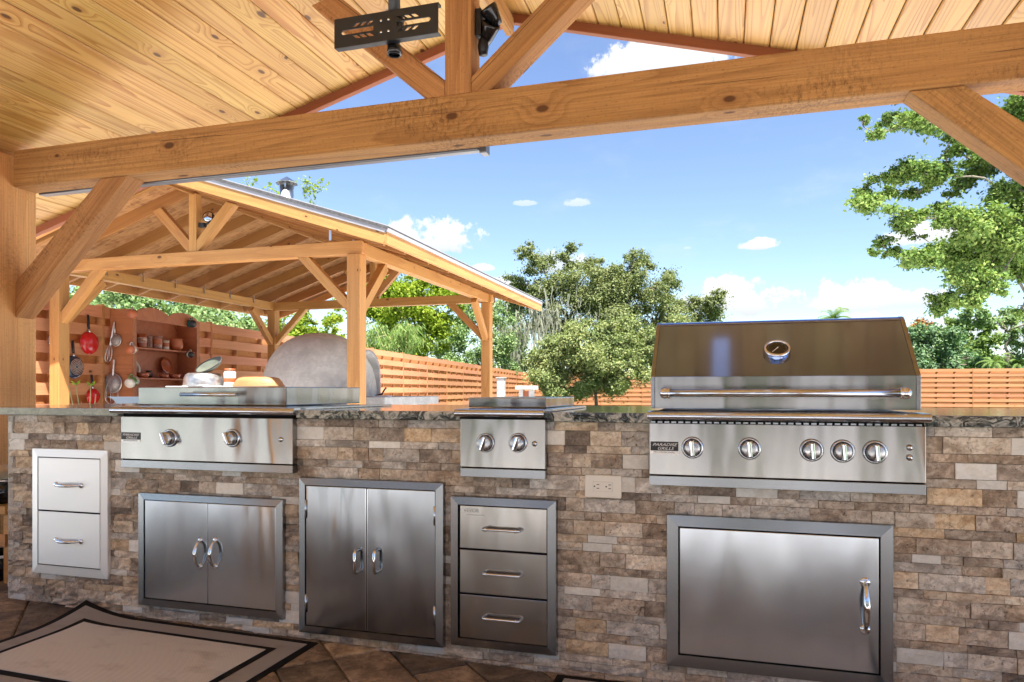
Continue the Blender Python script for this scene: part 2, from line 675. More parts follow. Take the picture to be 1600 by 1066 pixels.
def text_mesh(body, size, mat, name, parent, M, depth=0.0006, shear=0.0, xs=1.0):
    cu = bpy.data.curves.new('lettering_curve', 'FONT')
    cu.body = body
    cu.size = size
    cu.shear = shear
    cu.align_x = 'CENTER'
    cu.align_y = 'CENTER'
    cu.extrude = depth
    ob = bpy.data.objects.new('lettering_tmp', cu)
    COL.objects.link(ob)
    bpy.context.view_layer.update()
    dg = bpy.context.evaluated_depsgraph_get()
    me = bpy.data.meshes.new_from_object(ob.evaluated_get(dg))
    bpy.data.objects.remove(ob, do_unlink=True)
    bpy.data.curves.remove(cu)
    me.transform(Matrix.Scale(xs, 4, (1, 0, 0)))
    me.materials.clear()
    o = link(name, me, mat)
    o.matrix_basis = M
    adopt(o, parent)
    return o


FACE = Matrix.Rotation(pi / 2, 4, 'X')      # local z -> -y (towards the camera side), local y -> z


def face_at(p):
    return Matrix.Translation(p) @ FACE


# ------------------------------------------------------------------ materials
M_beam = wood('rough_sawn_cedar', (0.54, 0.265, 0.09), (0.28, 0.112, 0.034), freq=13, ystretch=5.5, xstretch=0.22, rough=0.78, knots=0.34,
              contrast=1.0, saw=2.0, stain=0.75, tint=0.05, fibre=0.5, crack=0.8)
M_post = wood('post_cedar', (0.72, 0.405, 0.15), (0.52, 0.24, 0.075), freq=7, ystretch=3.0, xstretch=0.3, rough=0.72, knots=0.14,
              contrast=0.8, stain=0.45, tint=0.06, fibre=0.45, saw=1.3, crack=0.6)
M_pine = wood('knotty_pine', (0.73, 0.45, 0.14), (0.42, 0.17, 0.028), freq=15, ystretch=10.0, xstretch=0.34, rough=0.42, knots=0.34,
              contrast=1.0, tint=0.12, fibre=0.16)
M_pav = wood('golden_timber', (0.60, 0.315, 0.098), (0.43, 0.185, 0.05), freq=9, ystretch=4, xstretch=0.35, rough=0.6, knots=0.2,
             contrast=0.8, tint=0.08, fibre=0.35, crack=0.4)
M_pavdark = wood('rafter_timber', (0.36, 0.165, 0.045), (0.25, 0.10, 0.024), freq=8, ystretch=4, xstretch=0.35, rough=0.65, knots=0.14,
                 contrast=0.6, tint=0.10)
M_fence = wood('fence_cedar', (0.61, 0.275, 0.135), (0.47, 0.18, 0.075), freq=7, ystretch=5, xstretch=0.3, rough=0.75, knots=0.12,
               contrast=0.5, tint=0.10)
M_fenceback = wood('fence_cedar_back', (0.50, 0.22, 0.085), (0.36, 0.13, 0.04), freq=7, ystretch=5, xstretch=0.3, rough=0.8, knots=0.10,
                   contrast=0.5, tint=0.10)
M_shelf = wood('red_brown_shelf', (0.46, 0.165, 0.07), (0.30, 0.095, 0.038), freq=7, ystretch=4, xstretch=0.3, rough=0.5, knots=0.05,
               contrast=0.6, tint=0.06)
M_fascia = wood('fascia_red', (0.36, 0.13, 0.055), (0.24, 0.08, 0.03), freq=6, ystretch=4, rough=0.7, knots=0.05, contrast=0.6)

M_steelX = steel('brushed_steel', 0.36, 0.17, 'X', warp=0.011, wscale=6.0, aniso=0.9)
M_steelD = steel('door_steel', 0.48, 0.15, 'X', warp=0.008, wscale=6.5, aniso=0.9, tint=(0.92, 1.0, 1.10))  # door steels: tone per unit stands in for what it reflects
M_steelZ = steel('brushed_steel_upright', 0.52, 0.14, 'X', warp=0.009, wscale=6.0, aniso=0.9, tint=(0.92, 1.0, 1.10))
M_steelK = steel('dark_reflection_steel', 0.34, 0.14, 'X', warp=0.011, wscale=7.0, aniso=0.9, tint=(0.92, 1.0, 1.10))  # base lowered to paint the dark reflections of the middle doors
M_steelL = steel('bright_reflection_steel', 0.90, 0.55, 'X', warp=0.004, smudge=0.04, aniso=0.3)  # base lifted to paint the bright yard reflected in the left drawers
M_steelF = steel('frame_steel', 0.34, 0.24, 'X', warp=0.003, wscale=3, tint=(0.94, 0.99, 1.05))
M_satin = chrome('satin_chrome', (0.52, 0.53, 0.55), 0.22)
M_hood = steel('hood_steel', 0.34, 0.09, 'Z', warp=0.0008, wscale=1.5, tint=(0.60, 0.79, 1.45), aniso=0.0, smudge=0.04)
M_trim = steel('polished_trim', 0.60, 0.16, 'X', warp=0.0, tint=(0.92, 0.97, 1.05))
M_chrome = chrome('chrome')
M_black = plain('black_paint', (0.012, 0.012, 0.013), 0.45, var=0.2)
M_blackgloss = plain('black_gloss', (0.01, 0.01, 0.011), 0.15, var=0.2)
M_gapshade = plain('gap_shade', (0.008, 0.008, 0.008), 0.9, spec=0.1)  # near-black colour standing in for shade inside gaps and openings
M_white = plain('white_print', (0.8, 0.8, 0.8), 0.5, var=0.03)
M_greyprint = plain('etched_grey', (0.22, 0.215, 0.20), 0.6, var=0.1)
M_almond = plain('almond_plastic', (0.74, 0.70, 0.62), 0.35, var=0.03)
M_zinc = steel('galvanised', 0.70, 0.33, 'Z', warp=0.003)
M_alu = plain('grey_aluminium', (0.17, 0.17, 0.18), 0.35, metal=0.6, var=0.04)
M_drip = plain('roof_edge_metal', (0.38, 0.36, 0.365), 0.45, metal=0.15, var=0.05)
M_shingle = plain('asphalt_shingle', (0.085, 0.08, 0.078), 0.9, var=0.35, vscale=40, bump=0.004, bscale=90)
M_dome = stone_mat('oven_render', (0.66, 0.61, 0.525), (0.53, 0.49, 0.42), (0.74, 0.69, 0.60), pit=0.12, scale=0.22, relief=0.006)
M_conc = stone_mat('grey_concrete', (0.40, 0.385, 0.36), (0.32, 0.305, 0.285), (0.48, 0.46, 0.43), pit=0.1, scale=0.2, relief=0.003)
M_deck = stone_mat('pale_bounce_deck', (0.68, 0.665, 0.635), (0.60, 0.585, 0.555), (0.75, 0.735, 0.70), pit=0.05, scale=0.1, relief=0.002)  # kept pale so that it throws sunlight back up
M_mortar = stone_mat('pale_mortar', (0.45, 0.42, 0.37), (0.36, 0.33, 0.29), (0.52, 0.49, 0.44), pit=0.2, relief=0.004)
M_joint = stone_mat('dark_mortar', (0.30, 0.25, 0.20), (0.22, 0.18, 0.14), (0.38, 0.33, 0.27), pit=0.2, relief=0.004)
STONES = [
    (0.34, stone_mat('travertine_white', (0.76, 0.735, 0.67), (0.66, 0.63, 0.565), (0.80, 0.785, 0.735), pit=0.05, relief=0.0025)),
    (0.22, stone_mat('travertine_tan', (0.630, 0.527, 0.412), (0.367, 0.289, 0.215), (0.786, 0.696, 0.573), pit=0.75)),
    (0.30, stone_mat('travertine_brown', (0.449, 0.352, 0.267), (0.224, 0.167, 0.122), (0.644, 0.539, 0.430), pit=0.8)),
    (0.14, stone_mat('travertine_gold', (0.613, 0.466, 0.316), (0.374, 0.265, 0.171), (0.749, 0.624, 0.458), pit=0.65)),
    (0.17, stone_mat('travertine_grey', (0.577, 0.519, 0.451), (0.312, 0.275, 0.240), (0.749, 0.702, 0.634), pit=0.85)),
    (0.05, stone_mat('travertine_umber', (0.284, 0.221, 0.174), (0.142, 0.114, 0.092), (0.440, 0.362, 0.288), pit=0.8)),
]
PAVERS = [stone_mat('paver_umber', (0.255, 0.180, 0.120), (0.112, 0.080, 0.054), (0.420, 0.315, 0.210), pit=0.6, scale=0.35, relief=0.006),
          stone_mat('paver_sand', (0.405, 0.300, 0.188), (0.195, 0.140, 0.090), (0.570, 0.450, 0.300), pit=0.6, scale=0.35, relief=0.006),
          stone_mat('paver_charcoal', (0.135, 0.108, 0.084), (0.063, 0.051, 0.042), (0.240, 0.195, 0.150), pit=0.6, scale=0.35, relief=0.006)]


def granite():
    m, t, b = material('veined_granite')
    c = t.coords()
    w = t.noise(c, 3.0, 4, 0.6, out=1)
    p = t.vmath('ADD', t.mapping(c, (1.0, 1.6, 2.2), rot=(0.0, 0.5, 0.5)), t.mapping(w, (0.9, 0.9, 0.9)))
    v = t.noise(p, 9.0, 7, 0.68, 1.6)
    v2 = t.noise(p, 24, 5, 0.7, 0.8)
    col = t.ramp(v, [(0.40, (0.018, 0.022, 0.023)), (0.47, (0.085, 0.095, 0.09)), (0.53, (0.33, 0.335, 0.30)), (0.60, (0.56, 0.54, 0.47)), (0.74, (0.42, 0.33, 0.26))])
    col = t.mix(t.rng(v2, 0.5, 0.68, 0.0, 0.7), col, (0.05, 0.06, 0.062))
    col = t.mix(t.rng(t.noise(c, 300, 2), 0.6, 0.75, 0, 0.4), col, (0.5, 0.5, 0.47))
    # the slab runs paler and greyer towards its left end
    x = t.sep(c)[0]
    col = t.mix(t.rng(x, -2.6, -2.0, 0.75, 0.0), col, t.mix(v2, (0.33, 0.37, 0.35), (0.52, 0.54, 0.50)))
    t.put(b.inputs['Base Color'], col)
    b.inputs['Roughness'].default_value = 0.09
    b.inputs['Specular IOR Level'].default_value = 0.6
    return m


M_granite = granite()


def osb():
    m, t, b = material('strand_board')
    c = t.coords()
    col = None
    base = None
    f1 = t.voro(t.mapping(c, (9, 30, 9), rot=(0, 0, 0.5)), 1.0, out='Color')
    f2 = t.voro(t.mapping(c, (30, 9, 14), rot=(0.3, 0, 1.2)), 1.0, out='Color')
    s1, s2 = t.sep(f1)[0], t.sep(f2)[1]
    col = t.mix(s1, (0.23, 0.10, 0.034), (0.44, 0.225, 0.085))
    col = t.mix(t.math('MULTIPLY', s2, 0.55), col, (0.48, 0.26, 0.10))
    t.put(b.inputs['Base Color'], col)
    b.inputs['Roughness'].default_value = 0.8
    t.put(b.inputs['Normal'], t.bump(t.math('ADD', s1, s2), 0.5, 0.002))
    return m


M_osb = osb()


def rug_mat(name, a, bcol, sx, sy):
    """looped outdoor weave"""
    m, t, b = material(name)
    c = t.coords()
    s = t.sep(c)
    wx = t.math('ABSOLUTE', t.math('SINE', t.math('MULTIPLY', s[0], sx)))
    wy = t.math('ABSOLUTE', t.math('SINE', t.math('MULTIPLY', s[1], sy)))
    wv = t.math('MULTIPLY', wx, wy)
    col = t.mix(t.rng(wv, 0.05, 0.5), bcol, a)
    dirt = t.noise(t.mapping(c, (3, 5, 3)), 1.6, 5, 0.65)
    col = t.mix(t.rng(dirt, 0.55, 0.78, 0, 0.45), col, (0.16, 0.13, 0.105))
    t.put(b.inputs['Base Color'], col)
    b.inputs['Roughness'].default_value = 0.95
    b.inputs['Specular IOR Level'].default_value = 0.1
    t.put(b.inputs['Normal'], t.bump(wv, 0.8, 0.003))
    return m


M_rug = rug_mat('rug_field', (0.76, 0.75, 0.735), (0.56, 0.55, 0.535), 520, 380)
M_rugborder = rug_mat('rug_border', (0.47, 0.45, 0.43), (0.405, 0.385, 0.37), 900, 900)
M_rugblack = plain('rug_black', (0.013, 0.012, 0.012), 0.95, var=0.2, spec=0.1)

M_oak = leaf_mat('oak_leaf', (0.12, 0.155, 0.065), (0.215, 0.25, 0.105), (0.34, 0.35, 0.16), scale=0.35)
M_bush = leaf_mat('bush_leaf', (0.13, 0.18, 0.065), (0.24, 0.295, 0.115), (0.40, 0.39, 0.17), scale=0.7)
M_right = leaf_mat('big_tree_leaf', (0.075, 0.145, 0.035), (0.17, 0.265, 0.07), (0.34, 0.41, 0.12), scale=0.5)
M_lime = leaf_mat('lime_leaf', (0.12, 0.19, 0.018), (0.24, 0.33, 0.030), (0.38, 0.43, 0.055), trans=0.4, scale=0.5)
M_pale = leaf_mat('pale_leaf', (0.105, 0.193, 0.074), (0.219, 0.324, 0.131), (0.403, 0.473, 0.228), scale=0.5)
M_blue = leaf_mat('blue_green_leaf', (0.070, 0.154, 0.074), (0.149, 0.254, 0.123), (0.298, 0.385, 0.210), scale=0.5)
M_palm = leaf_mat('palm_leaf', (0.08, 0.15, 0.03), (0.17, 0.27, 0.06), (0.30, 0.38, 0.14), scale=0.8)
M_rust = leaf_mat('rust_leaf', (0.22, 0.08, 0.03), (0.38, 0.16, 0.06), (0.46, 0.25, 0.10), scale=0.8)
M_moss = leaf_mat('hanging_moss', (0.20, 0.20, 0.15), (0.31, 0.31, 0.24), (0.42, 0.41, 0.33), trans=0.25, scale=0.8)
M_bark = plain('bark', (0.14, 0.105, 0.08), 0.9, var=0.4, vscale=6, bump=0.02, bscale=18)
M_bark2 = plain('pale_bark', (0.22, 0.19, 0.14), 0.9, var=0.35, vscale=4, bump=0.02, bscale=15)


def lawn_mat():
    m, t, b = material('lawn')
    c = t.coords()
    col = t.ramp(t.noise(c, 0.8, 6, 0.6), [(0.3, (0.045, 0.085, 0.02)), (0.55, (0.075, 0.13, 0.03)), (0.75, (0.12, 0.16, 0.05))])
    t.put(b.inputs['Base Color'], col)
    b.inputs['Roughness'].default_value = 0.9
    t.put(b.inputs['Normal'], t.bump(t.noise(c, 60, 4), 0.8, 0.03))
    return m


M_lawn = lawn_mat()


# ------------------------------------------------------------------ ground
def gz(x):
    """the patio falls two per cent from left to right"""
    return max(0.0, -0.0193 * (x + 0.572))


MB().add([(-600, -600, -0.05), (600, -600, -0.05), (600, 600, -0.05), (-600, 600, -0.05)], [(0, 1, 2, 3)]).build('lawn', M_lawn, kind='structure')
PX0, PX1, PY0, PY1 = -4.9, 2.7, -0.4, 4.3
patio = MB()
for xa, xb in ((PX0, -0.572), (-0.572, PX1)):
    pass
base_v = [(PX0, PY0, gz(PX0) - 0.012), (-0.572, PY0, -0.012), (PX1, PY0, -0.012), (PX1, PY1, -0.012), (-0.572, PY1, -0.012), (PX0, PY1, gz(PX0) - 0.012),
          (PX0, PY0, -0.10), (-0.572, PY0, -0.10), (PX1, PY0, -0.10), (PX1, PY1, -0.10), (-0.572, PY1, -0.10), (PX0, PY1, -0.10)]
patio.add(base_v, [(0, 1, 4, 5), (1, 2, 3, 4), (6, 7, 1, 0), (7, 8, 2, 1), (8, 9, 3, 2), (9, 10, 4, 3), (10, 11, 5, 4), (11, 6, 0, 5)])
patio_o = patio.build('patio', M_joint, kind='structure')
deck = MB().box((-18, -12, -0.12), (16, 22, -0.016)).build('bounce_deck', M_deck, kind='structure')  # unseen pale paving, widened to bounce sunlight up under the roof

# pavers at 45 degrees, courses 0.21 wide, each stone an object
CW = 0.212
D1 = Vector((1, -1, 0)).normalized()     # along the course
D2 = Vector((1, 1, 0)).normalized()
rest = MB()
for row in range(-20, 20):
    v0 = row * CW + 0.03
    s = -7.0 + random.uniform(0, 0.3)
    while s < 4.6:
        L = random.choice((0.16, 0.24, 0.32, 0.32, 0.36))
        cen = D1 * (s + L / 2) + D2 * (v0 + CW / 2)
        s += L
        if not (-4.6 < cen.x < 2.4 and -0.15 < cen.y < 4.1):
            continue
        near = -3.75 < cen.x < 0.35 and 1.35 < cen.y < 2.62
        g = 0.004
        rise = random.uniform(-0.0015, 0.002)
        vs = []
        sub = 3 if near else 1
        for (a_, b_) in ((-1, -1), (1, -1), (1, 1), (-1, 1)):
            vs.append((a_ * (L / 2 - g), b_ * (CW / 2 - g)))
        loc = Vector((cen.x, cen.y, gz(cen.x)))
        mb = MB()
        ins = 0.007
        bot = [(x, y, -0.03) for x, y in vs]
        mid = [(x + random.uniform(-.002, .002), y + random.uniform(-.002, .002), -0.004 + rise) for x, y in vs]
        top = [(x - math.copysign(ins, x), y - math.copysign(ins, y), rise + random.uniform(-.001, .001)) for x, y in vs]
        pts = bot + mid + top
        fs = [(8, 9, 10, 11)]
        for i in range(4):
            j = (i + 1) % 4
            fs += [(i, j, 4 + j, 4 + i), (4 + i, 4 + j, 8 + j, 8 + i)]
        R = Matrix((D1, D2, Vector((0, 0, 1)))).transposed()
        sl_ = -0.0193 if cen.x < -0.572 else 0.0
        wp = []
        for p in pts:
            q = R @ Vector(p)
            wp.append((q.x, q.y, q.z + sl_ * q.x))
        m_ = random.choices(PAVERS, (5, 3, 4))[0]
        if near:
            me = bpy.data.meshes.new('paver')
            me.from_pydata(wp, [], fs)
            me.update()
            o = link('paver', me, m_)
            o.location = loc
            adopt(o, patio_o)
        else:
            rest.add([tuple(Vector(p) + loc) for p in wp], fs)
rest.build('paver_field', PAVERS[0], patio_o, kind='stuff')

# ------------------------------------------------------------------ the pergola over the kitchen
RX, RZ, PITCH = -1.145, 3.10, 0.28            # ridge line and fall of the boarded ceiling
BY0, BY1 = 2.973, 3.113                       # tie beam, front and back
YE, YB = 3.826, -1.15                         # gable ends
PL, PR = -3.76, 1.47                          # inner faces of the posts
BZ0, BZ1 = 2.124, 2.326


def ceil_z(x):
    return RZ - PITCH * abs(x - RX)


pergola = thing('pergola', 'timber pergola with knotty pine board ceiling and heavy truss over the kitchen counter', 'pergola', (RX, 1.0, 0))
for (xa, xb) in ((PL - 0.19, PL), (PR, PR + 0.19)):
    for (ya, yb) in ((2.88, 3.113), (-0.85, -0.62)):
        xc, yc = (xa + xb) / 2, (ya + yb) / 2
        top = ceil_z(xc) - 0.045
        g0 = gz(xc) if xc < 0 else 0
        member('post', (xc, yc, g0 - 0.02), (xc, yc, top), yb - ya, xb - xa, M_post, pergola, up=(1, 0, 0), bevel=0.008)
# tie beams
member('tie_beam', (PL, (BY0 + BY1) / 2, (BZ0 + BZ1) / 2), (PR, (BY0 + BY1) / 2, (BZ0 + BZ1) / 2), BY1 - BY0, BZ1 - BZ0, M_beam, pergola, bevel=0.007)
member('tie_beam', (PL, -0.69, (BZ0 + BZ1) / 2), (PR, -0.69, (BZ0 + BZ1) / 2), 0.14, BZ1 - BZ0, M_beam, pergola, bevel=0.007)
# side plates under the eaves, running back
for xc in (PL - 0.095, PR + 0.095):
    member('side_beam', (xc, -0.62, 2.19), (xc, 2.88, 2.19), 0.14, 0.21, M_beam, pergola, bevel=0.007)
# braces, both ends of the front beam
yb0, yb1 = 2.985, 3.10
poly_member('brace', [(PL, 1.405), (-2.985, BZ0), (-3.165, BZ0), (PL, 1.60)], yb0, yb1, M_beam, pergola, (1, 1))
poly_member('brace', [(PR, 1.405), (PR, 1.60), (0.845, BZ0), (0.66, BZ0)], yb0, yb1, M_beam, pergola, (-1, 1))
# king post and struts
poly_member('king_post', [(-1.207, BZ1), (-1.082, BZ1), (-1.082, ceil_z(-1.082) - 0.05), (-1.145, RZ - 0.05), (-1.207, ceil_z(-1.207) - 0.05)], 2.978, 3.10, M_beam, pergola, (0, 1))


def strut(side):
    k = 0.86
    x_in = RX + side * 0.0625
    z_in = 2.398
    x_lo = RX + side * 0.150
    # lower edge starts on the beam, upper edge starts on the king post; both climb outwards
    def hit(x0, z0):
        # meet the ceiling: z0 + k*(d) = RZ-.05 - PITCH*|x|
        d0 = abs(x0 - RX)
        d = (RZ - 0.05 - PITCH * d0 - z0) / (k + PITCH)
        return (x0 + side * d, z0 + k * d)
    a = (x_in, BZ1)
    b_ = (x_lo, BZ1)
    c_ = hit(x_lo, BZ1)
    d_ = hit(x_in, z_in)
    e_ = (x_in, z_in)
    poly = [a, b_, c_, d_, e_]
    poly_member('strut', poly, 2.982, 3.098, M_beam, pergola, (side, k))


strut(-1)
strut(1)
# ridge board and end rafters (fascia trim at the gable)
member('ridge_board', (RX, 3.10, RZ - 0.075), (RX, YE - 0.03, RZ - 0.075), 0.045, 0.10, M_beam, pergola)
XL, XR = -4.72, 2.43
for side, xe in ((-1, XL), (1, XR)):
    for y in (YE - 0.02, YB + 0.02):
        p0 = Vector((RX + side * 0.0, y, RZ - 0.018))
        p1 = Vector((xe, y, ceil_z(xe) - 0.018))
        member('end_rafter', p0, p1, 0.04, 0.062, M_fascia, pergola, up=(0, 0, 1), bevel=0.003)
# ceiling boards, each one a part, V-jointed
for side, xe in ((-1, XL), (1, XR)):
    slope_len = abs(xe - RX) * sqrt(1 + PITCH ** 2)
    nb = int(slope_len / 0.1275)
    bw = slope_len / nb
    dirv = Vector((side, 0, -PITCH)).normalized()
    nrm = Vector((side * PITCH, 0, 1)).normalized()
    for i in range(nb):
        c0 = Vector((RX, 0, RZ)) + dirv * (bw * (i + 0.5)) + nrm * (0.010 + random.uniform(-0.0006, 0.0006))
        o = member('ceiling_plank', c0 + Vector((0, YB, 0)), c0 + Vector((0, YE, 0)), bw - 0.0042, 0.019, M_pine, pergola, up=nrm, bevel=0.0060)
        o.modifiers[0].segments = 1
# roof skin above the boards
for side, xe in ((-1, XL), (1, XR)):
    xo = xe + side * 0.03
    nrm = Vector((side * PITCH, 0, 1)).normalized()
    a = Vector((RX, YB - 0.04, RZ)) + nrm * 0.024
    b_ = Vector((xo, YB - 0.04, ceil_z(xo))) + nrm * 0.024
    poly = [a, b_, b_ + nrm * 0.05, a + nrm * 0.05 + Vector((0, 0, 0.0))]
    m = MB().prism(poly if side > 0 else poly[::-1], (0, YE - YB + 0.08, 0))
    m.build('roof_panel', M_shingle, pergola)
    member('eave_board', (xe + side * 0.018, YB, ceil_z(xe) + 0.0), (xe + side * 0.018, YE, ceil_z(xe)), 0.03, 0.10, M_fascia, pergola)

MB().box((RX - 0.06, YB - 0.05, RZ + 0.045), (RX + 0.06, YE + 0.05, RZ + 0.088)).build('ridge_cap', M_shingle, pergola, bevel=0.006)  # unseen from below; added to stop sun leaking through the ridge

# roller-shade cassette fixed behind the left half of the beam
cas = thing('shade_cassette', 'slim grey aluminium shade cassette fixed along the back of the tie beam', 'roller shade', (-2.4, 3.18, 2.13))
MB().prism([(-3.755, 3.118, 2.1165), (-3.755, 3.165, 2.1165), (-3.755, 3.172, 2.15), (-3.755, 3.16, 2.20), (-3.755, 3.118, 2.20)][::-1], (2.66, 0, 0)).build('housing', M_alu, cas, bevel=0.006)
MB().box((-1.093, 3.120, 2.104), (-1.06, 3.18, 2.15)).build('end_bracket', M_alu, cas, bevel=0.004)

# television bracket hanging from the ceiling
tvp = at(606, 40, 2.25)
tv = thing('ceiling_bracket', 'black slotted steel screen mount hanging on a pole under the boarded ceiling', 'screen mount', (tvp.x, 2.25, 2.1))
x0, x1 = at(523, 50, 2.25).x, at(685, 30, 2.25).x
zt, zb = at(605, 18, 2.25).z, at(605, 64, 2.25).z
xc = (x0 + x1) / 2


def slotted_plate():
    """plate with real slots: a bmesh face with holes bridged through strips"""
    mb = MB()
    yf, yb = 2.247, 2.251
    wv, hv = x1 - x0, zt - zb
    # slots given as quads in plate units
    slots = []
    for sgn in (-1, 1):
        slots.append([(xc + sgn * 0.045, -0.008), (xc + sgn * 0.165, -0.008), (xc + sgn * 0.172, 0.0), (xc + sgn * 0.165, 0.008), (xc + sgn * 0.045, 0.008)])
        for k in range(3):
            for vs_ in (0.021, -0.021):
                bx = xc + sgn * (0.06 + 0.026 * k)
                sh = 0.008
                s2 = 1 if vs_ > 0 else -1
                slots.append([(bx - 0.007 - sh * s2 * -sgn, vs_ - 0.006), (bx + 0.009 - sh * s2 * -sgn, vs_ - 0.006),
                              (bx + 0.009 + sh * s2 * -sgn, vs_ + 0.006), (bx - 0.007 + sh * s2 * -sgn, vs_ + 0.006)])
    zc = (zt + zb) / 2
    cu = bpy.data.curves.new('plate_outline', 'CURVE')
    cu.dimensions = '2D'
    cu.fill_mode = 'BOTH'
    cu.extrude = 0.002

    def spl(pts):
        s = cu.splines.new('POLY')
        s.points.add(len(pts) - 1)
        for p_, q in zip(s.points, pts):
            p_.co = (q[0] - xc, q[1], 0, 1)
        s.use_cyclic_u = True
    spl([(x0, -hv / 2), (x1, -hv / 2), (x1, hv / 2), (x0, hv / 2)])
    for s in slots:
        spl(s)
    ob = bpy.data.objects.new('tmp', cu)
    COL.objects.link(ob)
    bpy.context.view_layer.update()
    me = bpy.data.meshes.new_from_object(ob.evaluated_get(bpy.context.evaluated_depsgraph_get()))
    bpy.data.objects.remove(ob, do_unlink=True)
    me.materials.clear()
    o = link('plate', me, M_black)
    o.matrix_basis = Matrix.Translation((xc, 2.249, zc)) @ FACE
    adopt(o, tv)
    for z_ in (zb, zt):
        MB().box((x0, 2.2515, z_ - 0.004 + (0.004 if z_ == zb else -0.0005)), (x1, 2.275, z_ + (0.004 if z_ == zb else 0.0035))).build('lip', M_black, tv)
    for dx_ in (-0.012, 0.012):
        for dz_ in (-0.02, 0.02, ):
            MB().lathe([(0.004, 0), (0.004, 0.003), (0, 0.003)], face_at((xc + dx_ * 1.2, 2.2468, zc + dz_)), 10).build('bolt', M_chrome, tv)
    return zc


zc = slotted_plate()
px_ = at(615, 20, 2.29).x
MB().tube([(px_, 2.295, zb - 0.018), (px_, 2.295, ceil_z(px_) - 0.006)], 0.021, 20).build('pole', M_black, tv)
MB().lathe([(0.021, -0.03), (0.026, -0.03), (0.026, 0.0), (0.021, 0.0)], Matrix.Translation((px_, 2.295, zb - 0.0)), 20).build('end_cap', M_blackgloss, tv)
MB().box((px_ - 0.05, 2.253, zc - 0.03), (px_ + 0.05, 2.272, zc + 0.03)).build('clamp', M_black, tv, bevel=0.003)
MB().lathe([(0, 0), (0.055, 0), (0.055, -0.012), (0.03, -0.025), (0, -0.025)], Matrix.Translation((px_, 2.295, ceil_z(px_) + 0.004)), 20).build('ceiling_plate', M_black, tv)

# flood light on the king post
fl = thing('flood_light', 'small black twin flood light clamped to the right of the king post', 'flood light', (-1.08, 3.04, 2.6))
kx = -1.079
MB().box((kx, 3.02, 2.60), (kx + 0.03, 3.09, 2.72)).build('junction_box', M_black, fl, bevel=0.004)
for (a, tip, tilt) in (((kx + 0.055, 3.05, 2.615), 0.05, 0.6), ((kx + 0.075, 3.05, 2.69), 0.06, -0.5)):
    M_ = Matrix.Translation(a) @ Matrix.Rotation(tilt, 4, 'Y') @ Matrix.Rotation(0.5, 4, 'X')
    hd = MB().lathe([(0, -0.045), (0.022, -0.045), (0.03, -0.02), (0.042, 0.03), (0.042, 0.042), (0.036, 0.042), (0.03, 0.03), (0, 0.03)], M_, 16).build('lamp_head', M_blackgloss, fl)
    MB().tube([(kx + 0.02, 3.05, 2.66), a], 0.008, 8).build('arm', M_black, fl)
MB().lathe([(0, -0.04), (0.02, -0.04), (0.026, 0.0), (0.02, 0.03), (0, 0.035)], Matrix.Translation((kx + 0.03, 3.05, 2.56)), 14).build('sensor', M_black, fl)

# unseen white strip added under the ceiling, for the streak in the grill hood
hx = -0.015
ht = thing('hood_reflection_strip', 'long white strip added out of view, mirrored in the grill hood', 'reflection strip', (hx, 0.2, ceil_z(hx)))
MB().box((hx - 0.055, 1.2, ceil_z(hx) - 0.075), (hx + 0.035, 2.93, ceil_z(hx) - 0.022)).build('housing', M_white, ht, bevel=0.01)

# ------------------------------------------------------------------ kitchen counter
YS = 2.465                        # stone face
XS0, XS1 = -3.145, 1.75
counter = thing('kitchen_counter', 'long outdoor kitchen counter clad in split travertine with dark veined granite top', 'counter', (-0.7, 3.0, 0))


def rect(pxl, pxr, tl, tr, bl, br, Y):
    """x0, x1, z0, z1 of an upright panel on plane Y"""
    xa = at(pxl, 700, Y).x
    xb = at(pxr, 700, Y).x
    z1 = (at(pxl, tl, Y).z + at(pxr, tr, Y).z) / 2
    z0 = (at(pxl, bl, Y).z + at(pxr, br, Y).z) / 2
    return xa, xb, z0, z1


YF = 2.449                        # face of the built-in frames
R_twodr = rect(49.7, 168.6, 701, 702.5, 896, 905.4, YF)
R_door1 = rect(217, 443.5, 769, 780.5, 945.5, 968.5, YF)
R_door2 = rect(467.8, 694, 744.7, 755, 988, 1012.3, YF)
R_three = rect(704.4, 870.5, 773.8, 782.3, 1006.7, 1025.5, YF)
R_grdoor = rect(1041, 1397, 803, 821, 1039.5, 1080, YF)
R_griddle = rect(189, 457, 650.5, 654.5, 732, 738, 2.43)
R_burner = rect(719.5, 852, 654, 656, 744.5, 749, 2.43)
R_grill = rect(1014.5, 1447, 661, 666.5, 757.5, 774, 2.43)
R_outlet = rect(914, 971, 741, 744, 776, 779.5, 2.458)
BUILT = [R_twodr, R_door1, R_door2, R_three, R_grdoor, R_griddle, R_burner, R_grill]
TOPZ, BOTZ = 0.925, 0.891
# masonry core with the openings left for the built-in units is one closed body behind the cladding
MB().box((XS0 + 0.03, YS + 0.022, gz(XS0) - 0.02 - 0.04), (XS1, 3.50, BOTZ - 0.004)).build('core', M_joint, counter)
MB().box((XS0 - 0.004, YS + 0.001, gz(XS0) - 0.03), (XS0 + 0.027, 3.50, BOTZ - 0.004)).build('end_panel', M_mortar, counter)

